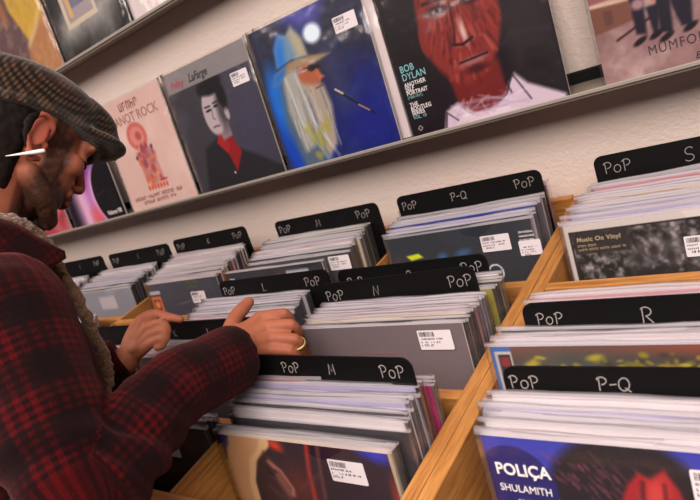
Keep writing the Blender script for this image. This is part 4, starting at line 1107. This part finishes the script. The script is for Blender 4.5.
tube(bm, [Hd(-.072, .055, .046), Hd(-.055, .100, .053), Hd(0, .120, .062), Hd(.055, .100, .053), Hd(.072, .055, .046)], ((.012, .009), (.022, .010), (.024, .013), (.022, .010), (.012, .009)), up=tuple(HM @ Vector((0, 0, 1))), n=16)
ell(bm, Hd(0, .092, .072), (.060, .044, .024), HM @ Matrix.Rotation(math.radians(-22), 3, 'X'))
me = remeshed(bm, .0032, 10, .5)
co = getco(me); h = to_head(co)
floor_ = .034+.16*np.clip(h[:, 1]+.02, -.12, .03)
fl = np.where(h[:, 1] < .085, floor_, -1)
w_ = 1-sst(h[:, 1], .06, .10)
low = h[:, 2] < floor_
h[:, 2] = np.where(low, h[:, 2]*(1-w_)+floor_*w_, h[:, 2])
# soft cloth dents and a seam running back over the crown
h += .0022*np.stack([vnoise(h, 22, 8), vnoise(h, 22, 9), vnoise(h, 22, 10)], 1)
h[:, 2] -= .006*sst(h[:, 2], .07, .12)
h[:, 2] -= .0022*np.exp(-(h[:, 0]/.003)**2)*(h[:, 2] > .06)
h[:, 2] -= .0020*np.exp(-((h[:, 1]-.055+.25*np.abs(h[:, 0]))/.003)**2)*(h[:, 2] > .06)
setco(me, h @ HMn.T + HOn)
setattr_f(me, 'pu', h[:, 0]+.35*(h[:, 2]-.09)*np.sign(h[:, 0])*(np.abs(h[:, 0])/.09)**2); setattr_f(me, 'pv', h[:, 1]*1.0-.35*h[:, 2])
cap_o = obj('flat_cap', me, M['tweed'], person)

# ---- plaid jacket
def plaid(name):
    m, nt, b = new_mat(name); setin(b, rough=.95, spec=.12, sheen=.15)
    b.inputs['Sheen Tint'].default_value = (.6, .2, .2, 1)
    au = nt.nodes.new('ShaderNodeAttribute'); au.attribute_name = 'pu'; av = nt.nodes.new('ShaderNodeAttribute'); av.attribute_name = 'pv'
    def math_(op, a, b_=None):
        n = nt.nodes.new('ShaderNodeMath'); n.operation = op
        for i, q in enumerate((a, b_)):
            if q is None: continue
            if isinstance(q, (int, float)): n.inputs[i].default_value = q
            else: nt.links.new(q, n.inputs[i])
        return n.outputs[0]
    def wave(src, per, ph=0.0, k=3.0):     # softened square wave 0..1
        s = math_('SINE', math_('ADD', math_('MULTIPLY', src, 2*math.pi/per), ph))
        n = nt.nodes.new('ShaderNodeMath'); n.operation = 'MULTIPLY_ADD'; n.use_clamp = True
        nt.links.new(s, n.inputs[0]); n.inputs[1].default_value = k*.5; n.inputs[2].default_value = .5; return n.outputs[0]
    U, V = au.outputs['Fac'], av.outputs['Fac']
    bu, bv = wave(U, .074, 0, 4), wave(V, .074, 1.2, 4)
    red = math_('MULTIPLY', math_('ADD', bu, bv), .5)
    fine = math_('MULTIPLY', math_('ADD', wave(U, .0125, .4, 5), wave(V, .0098, 0, 5)), .5)
    tc = nt.nodes.new('ShaderNodeTexCoord'); n = nt.nodes.new('ShaderNodeTexNoise'); n.inputs['Scale'].default_value = 320; n.inputs['Detail'].default_value = 3
    nt.links.new(tc.outputs['Object'], n.inputs['Vector'])
    f = math_('MULTIPLY', math_('ADD', .14, math_('MULTIPLY', red, .86)), math_('ADD', .22, math_('MULTIPLY', fine, .78)))
    f = math_('MULTIPLY', f, math_('ADD', .55, math_('MULTIPLY', n.outputs['Fac'], .9)))
    r = nt.nodes.new('ShaderNodeValToRGB'); e = r.color_ramp.elements
    e[0].position = 0; e[0].color = (*lin((.025, .016, .022)), 1); e[1].position = 1; e[1].color = (*lin((.27, .016, .032)), 1)
    x = e.new(.35); x.color = (*lin((.105, .011, .022)), 1)
    nt.links.new(f, r.inputs['Fac']); nt.links.new(r.outputs['Color'], b.inputs['Base Color']); bump(nt, b, n.outputs['Fac'], .5, .0015)
    return m
M['plaid'] = plaid('red_black_plaid_wool')
CR, CLf = W((-.199, -.612, -.094)), W((-.595, -.573, -.124))
armR = [W((-.40, -.80, .10)), W(SR), W(ER), W(ER)+(CR-W(ER))*.5+Vector((0, .010, .020)), CR]
armL = [W((-.56, -.79, .10)), W(SL), W(EL), W(EL)+(CLf-W(EL))*.5, CLf]
bm = bmesh.new()
tube(bm, armR[1:], (.078, .062, .049, .047), n=22, sub=7, cap='flat')
tube(bm, armL[1:], (.080, .066, .058, .047), n=22, sub=7, cap='flat')
tube(bm, [armR[0], armR[1]], (.075, .080)); tube(bm, [armL[0], armL[1]], (.075, .080))
torso = [W((-.475, -.970, -.46)), W((-.475, -.950, -.28)), W((-.470, -.865, -.08)), W((-.470, -.800, .07)), W((-.475, -.765, .145))]
tube(bm, torso, ((.205, .135), (.195, .132), (.190, .152), (.170, .134), (.095, .084)), up=(0, 1, 0), n=32, sub=6)
me = remeshed(bm, .0065, 8, .5)
co = getco(me); no = getno(me)
def limb_uv(co, pts, base):
    pts = [np.array(p) for p in pts]; best = np.full(len(co), 9.); s_ = np.zeros(len(co)); th = np.zeros(len(co)); acc = base
    ref = np.array((0., 0., 1.))
    for a, b_ in zip(pts[:-1], pts[1:]):
        d = b_-a; L = np.linalg.norm(d); d = d/L
        t = np.clip((co-a) @ d, 0, L); v = co-a-t[:, None]*d; dist = np.linalg.norm(v, axis=1)
        e1 = np.cross(d, ref); e1 /= np.linalg.norm(e1); e2 = np.cross(e1, d)
        k = dist < best
        s_ = np.where(k, acc+t, s_); th = np.where(k, np.arctan2(v @ e2, v @ e1)*.062, th); best = np.where(k, dist, best); acc += L
    return best, s_, th
bR, sR, tR = limb_uv(co, armR[1:], 0); bL, sL, tL = limb_uv(co, armL[1:], .02)
dT, sT, tT = limb_uv(co, torso, .0)
pu = np.where(bR < .098, tR, np.where(bL < .098, tL, co[:, 0]*.9+co[:, 1]*.35)); pv = np.where(bR < .098, sR, np.where(bL < .098, sL, co[:, 2]*.95-co[:, 1]*.25))
# cloth folds: slack rings near the elbow and cuffs, long soft folds over the body
fold = .0050*np.sin(sR*2*math.pi/.045+2.0*np.sin(tR*30)+vnoise(co, 16, 21)*2.2)*np.exp(-((sR-.27)/.085)**2)*(1-sst(bR, .066, .085))
fold += .0045*np.sin(sL*2*math.pi/.05+vnoise(co, 16, 22)*2)*np.exp(-((sL-.28)/.10)**2)*(1-sst(bL, .066, .085))
fold += .0060*vnoise(co, 9, 23)+.0030*vnoise(co, 24, 24)
co2 = co+no*fold[:, None]
setco(me, co2); setattr_f(me, 'pu', pu); setattr_f(me, 'pv', pv)
obj('jacket', me, M['plaid'], person)
# turned-up cuffs' dark openings
def fleece(name, srgb):
    m, nt, b = new_mat(name); setin(b, rough=1, spec=.05, sheen=.3)
    tc = nt.nodes.new('ShaderNodeTexCoord'); n = nt.nodes.new('ShaderNodeTexVoronoi'); n.inputs['Scale'].default_value = 190
    nt.links.new(tc.outputs['Object'], n.inputs['Vector'])
    mx = nt.nodes.new('ShaderNodeMix'); mx.data_type = 'RGBA'; c = lin(srgb); mx.inputs['A'].default_value = (*[v*1.1 for v in c], 1); mx.inputs['B'].default_value = (*[v*.55 for v in c], 1)
    nt.links.new(n.outputs['Distance'], mx.inputs['Factor']); nt.links.new(mx.outputs['Result'], b.inputs['Base Color']); bump(nt, b, n.outputs['Distance'], .9, .003)
    return m
M['fleece'] = fleece('cream_fleece', (.50, .385, .30))
right_edge = [(-.382, -.701, .265), (-.399, -.683, .228), (-.415, -.665, .191), (-.430, -.652, .157), (-.446, -.643, .116), (-.439, -.645, .068), (-.431, -.653, .022), (-.426, -.662, -.020), (-.419, -.672, -.056), (-.419, -.691, -.096)]
bm = bmesh.new()
neckring = [(-.470, -.640, .120), (-.430, -.655, .160), (-.398, -.690, .200), (-.390, -.735, .228), (-.420, -.785, .240), (-.475, -.803, .243), (-.530, -.785, .238), (-.560, -.735, .220), (-.550, -.685, .190), (-.515, -.655, .150), (-.485, -.640, .115)]
tube(bm, [W(p) for p in neckring], ((.010, .020),)*11, up=(0, 0, 1), n=14, sub=6)
tube(bm, [W(p) for p in ((-.452, -.648, .125), (-.447, -.651, .068), (-.440, -.660, .022), (-.436, -.669, -.020), (-.430, -.680, -.062), (-.43, -.722, -.12), (-.43, -.808, -.26), (-.43, -.832, -.42))], ((.0098, .011),)*8, up=(1, 0, .0), n=14, sub=6)
tube(bm, [W(p) for p in ((-.490, -.643, .120), (-.505, -.650, .06), (-.515, -.665, -.01), (-.52, -.712, -.10), (-.52, -.808, -.26), (-.52, -.832, -.42))], ((.0098, .011),)*6, up=(1, 0, 0), n=14, sub=6)
me = remeshed(bm, .0032, 3, .4)
co = getco(me); no = getno(me)
setco(me, co+no*(.0028*vnoise(co, 150, 31)+.0022*vnoise(co, 75, 32))[:, None])
obj('fleece_lining', me, M['fleece'], person)
# collar: plaid leaves folded down over the fleece, ending in a point on each side
def collar_leaf(top, bot):
    bm = bmesh.new(); n = len(top); A = []; B_ = []
    tp = catmull([W(p) for p in top], 5); bt = catmull([W(p) for p in bot], 5)
    for a, b_ in zip(tp, bt):
        A.append([bm.verts.new(tuple(a+(b_-a)*k/5)) for k in range(6)])
    for r0, r1 in zip(A[:-1], A[1:]):
        for k in range(5): bm.faces.new((r0[k], r1[k], r1[k+1], r0[k+1]))
    bmesh.ops.recalc_face_normals(bm, faces=bm.faces)
    r = bmesh.ops.solidify(bm, geom=list(bm.faces), thickness=.006)
    me = from_bm(bm); co = getco(me)
    setattr_f(me, 'pu', co[:, 0]*.7-co[:, 1]*.7); setattr_f(me, 'pv', co[:, 2]); return me
leafR = ([(-.475, -.822, .248), (-.415, -.805, .246), (-.372, -.745, .240), (-.378, -.700, .208), (-.386, -.676, .170), (-.398, -.650, .134)],
         [(-.475, -.865, .190), (-.400, -.850, .180), (-.345, -.775, .165), (-.352, -.730, .150), (-.372, -.700, .130), (-.396, -.655, .124)])
leafL = ([(-.475, -.822, .248), (-.535, -.805, .244), (-.580, -.745, .228), (-.575, -.700, .195), (-.565, -.676, .160), (-.545, -.650, .125)],
         [(-.475, -.865, .190), (-.550, -.850, .178), (-.605, -.775, .155), (-.600, -.730, .140), (-.580, -.700, .120), (-.550, -.655, .112)])
obj('collar', collar_leaf(*leafR), M['plaid'], person, smooth=True)
obj('collar', collar_leaf(*leafL), M['plaid'], person, smooth=True)
# shirt under the open jacket, trousers, shoes
M['dark_cloth'] = flat_mat('dark_cotton', (.07, .065, .08), .9, .1, .2, 90)
bm = bmesh.new()
tube(bm, [W((-.475, -.960, -.52)), W((-.475, -.945, -.25)), W((-.470, -.825, -.02)), W((-.475, -.765, .10)), W((-.475, -.745, .15))], ((.17, .118), (.165, .115), (.165, .122), (.12, .10), (.075, .070)), up=(0, 1, 0), n=28, cap='flat')
obj('shirt', from_bm(bm), M['dark_cloth'], person, smooth=True)
bm = bmesh.new()
tube(bm, [W((-.475, -.96, -.44)), W((-.475, -.96, -.58))], ((.185, .13), (.175, .125)), up=(0, 1, 0), n=24)
for s in (-1, 1):
    tube(bm, [W((-.475+s*.09, -.955, -.50)), W((-.475+s*.105, -.915, -.83)), W((-.475+s*.11, -.945, -1.215))], (.100, .082, .078), n=20, cap='flat')
obj('trousers', remeshed(bm, .008, 4), flat_mat('dark_denim', (.09, .10, .14), .9, .1, .2, 200), person)
for s in (-1, 1):
    bm = bmesh.new()
    tube(bm, [W((-.475+s*.11, -.985, -1.225)), W((-.475+s*.118, -.90, -1.232)), W((-.475+s*.126, -.815, -1.246))], ((.040, .050), (.043, .046), (.040, .030)), n=16)
    me = remeshed(bm, .006, 3); c_ = getco(me); c_[:, 2] = np.maximum(c_[:, 2], .004); setco(me, c_)
    obj('shoe', me, flat_mat('black_leather', (.05, .045, .045), .4, .5), person)
# ear spike and finger ring
bm = bmesh.new()
tube(bm, [W((-.374, -.608, .2742)), W((-.383, -.618, .2780)), W((-.409, -.642, .289))], (.0030, .0030, .0006), n=12, sub=3)
o = obj('ear_spike', from_bm(bm), flat_mat('white_acrylic', (.93, .90, .90), .25, .5), person, smooth=True); o['label'] = 'white tapered spike through the earlobe'
ra, rb = W(RH['r'][1]), W(RH['r'][2])
ax = (rb-ra).normalized(); cen = ra+(rb-ra)*.45
bm = bmesh.new(); s1 = ax.cross(Vector((0, 0, 1))).normalized(); s2 = ax.cross(s1)
prof = []
for i in range(28):
    a = 2*math.pi*i/28; d = s1*math.cos(a)+s2*math.sin(a)
    prof.append([bm.verts.new(cen+d*(.0102+dr)+ax*h_) for dr, h_ in ((0, -.0022), (.0016, -.0022), (.0016, .0022), (0, .0022))])
for i in range(28):
    for k in range(4): bm.faces.new((prof[i][k], prof[(i+1) % 28][k], prof[(i+1) % 28][(k+1) % 4], prof[i][(k+1) % 4]))
bmesh.ops.recalc_face_normals(bm, faces=bm.faces)
o = obj('finger_ring', from_bm(bm), flat_mat('pale_gold', (.83, .78, .55), .3, .5, metal=.5), person, smooth=True); o['label'] = 'pale gold ring'

# ------------------------------------------------------------------ light
def area(name, loc, rot, sx, sy, power, color):
    l = bpy.data.lights.new(name, 'AREA'); l.shape = 'RECTANGLE'; l.size = sx; l.size_y = sy; l.energy = power; l.color = color
    o = bpy.data.objects.new(name, l); COL.objects.link(o); o.location = loc; o.rotation_euler = rot
    return o
area('ceiling_lamp', (1.1, -1.85, 2.85), (0, 0, 0), 2.2, 1.5, 132, (1, .87, .80))
area('ceiling_lamp', (-1.6, -1.6, 2.85), (0, 0, 0), 2.0, 1.5, 62, (1, .86, .78))
w = bpy.data.worlds.new('world'); SC.world = w; w.use_nodes = True
w.node_tree.nodes['Background'].inputs[0].default_value = (.9, .82, .85, 1)
w.node_tree.nodes['Background'].inputs[1].default_value = .08

# ------------------------------------------------------------------ camera
R_ = [[0.764654, 0.505964, -0.399130], [-0.109532, -0.508295, -0.854189], [-0.635064, 0.696877, -0.333251]]
cam = bpy.data.cameras.new('camera'); co = bpy.data.objects.new('camera', cam); COL.objects.link(co)
R3 = Matrix((R_[0], [-v for v in R_[1]], [-v for v in R_[2]])).transposed()   # columns: camera right, up, back in world axes
co.matrix_world = Matrix.Translation((0.52224, -1.08929, 0.27912+Z0)) @ R3.to_4x4()
cam.sensor_fit = 'HORIZONTAL'; cam.sensor_width = 36; cam.lens = 632.197*36/700
cam.clip_start = .02
cam.dof.use_dof = True; cam.dof.focus_distance = .97; cam.dof.aperture_fstop = 8.0
SC.camera = co
vs = SC.view_settings
vs.view_transform = 'Standard'; vs.look = 'None'; vs.exposure = 0.0; vs.gamma = 1.0; vs.use_curve_mapping = False
SC.cycles.transparent_max_bounces = 40
SC.cycles.max_bounces = 10
SC.cycles.use_denoising = True
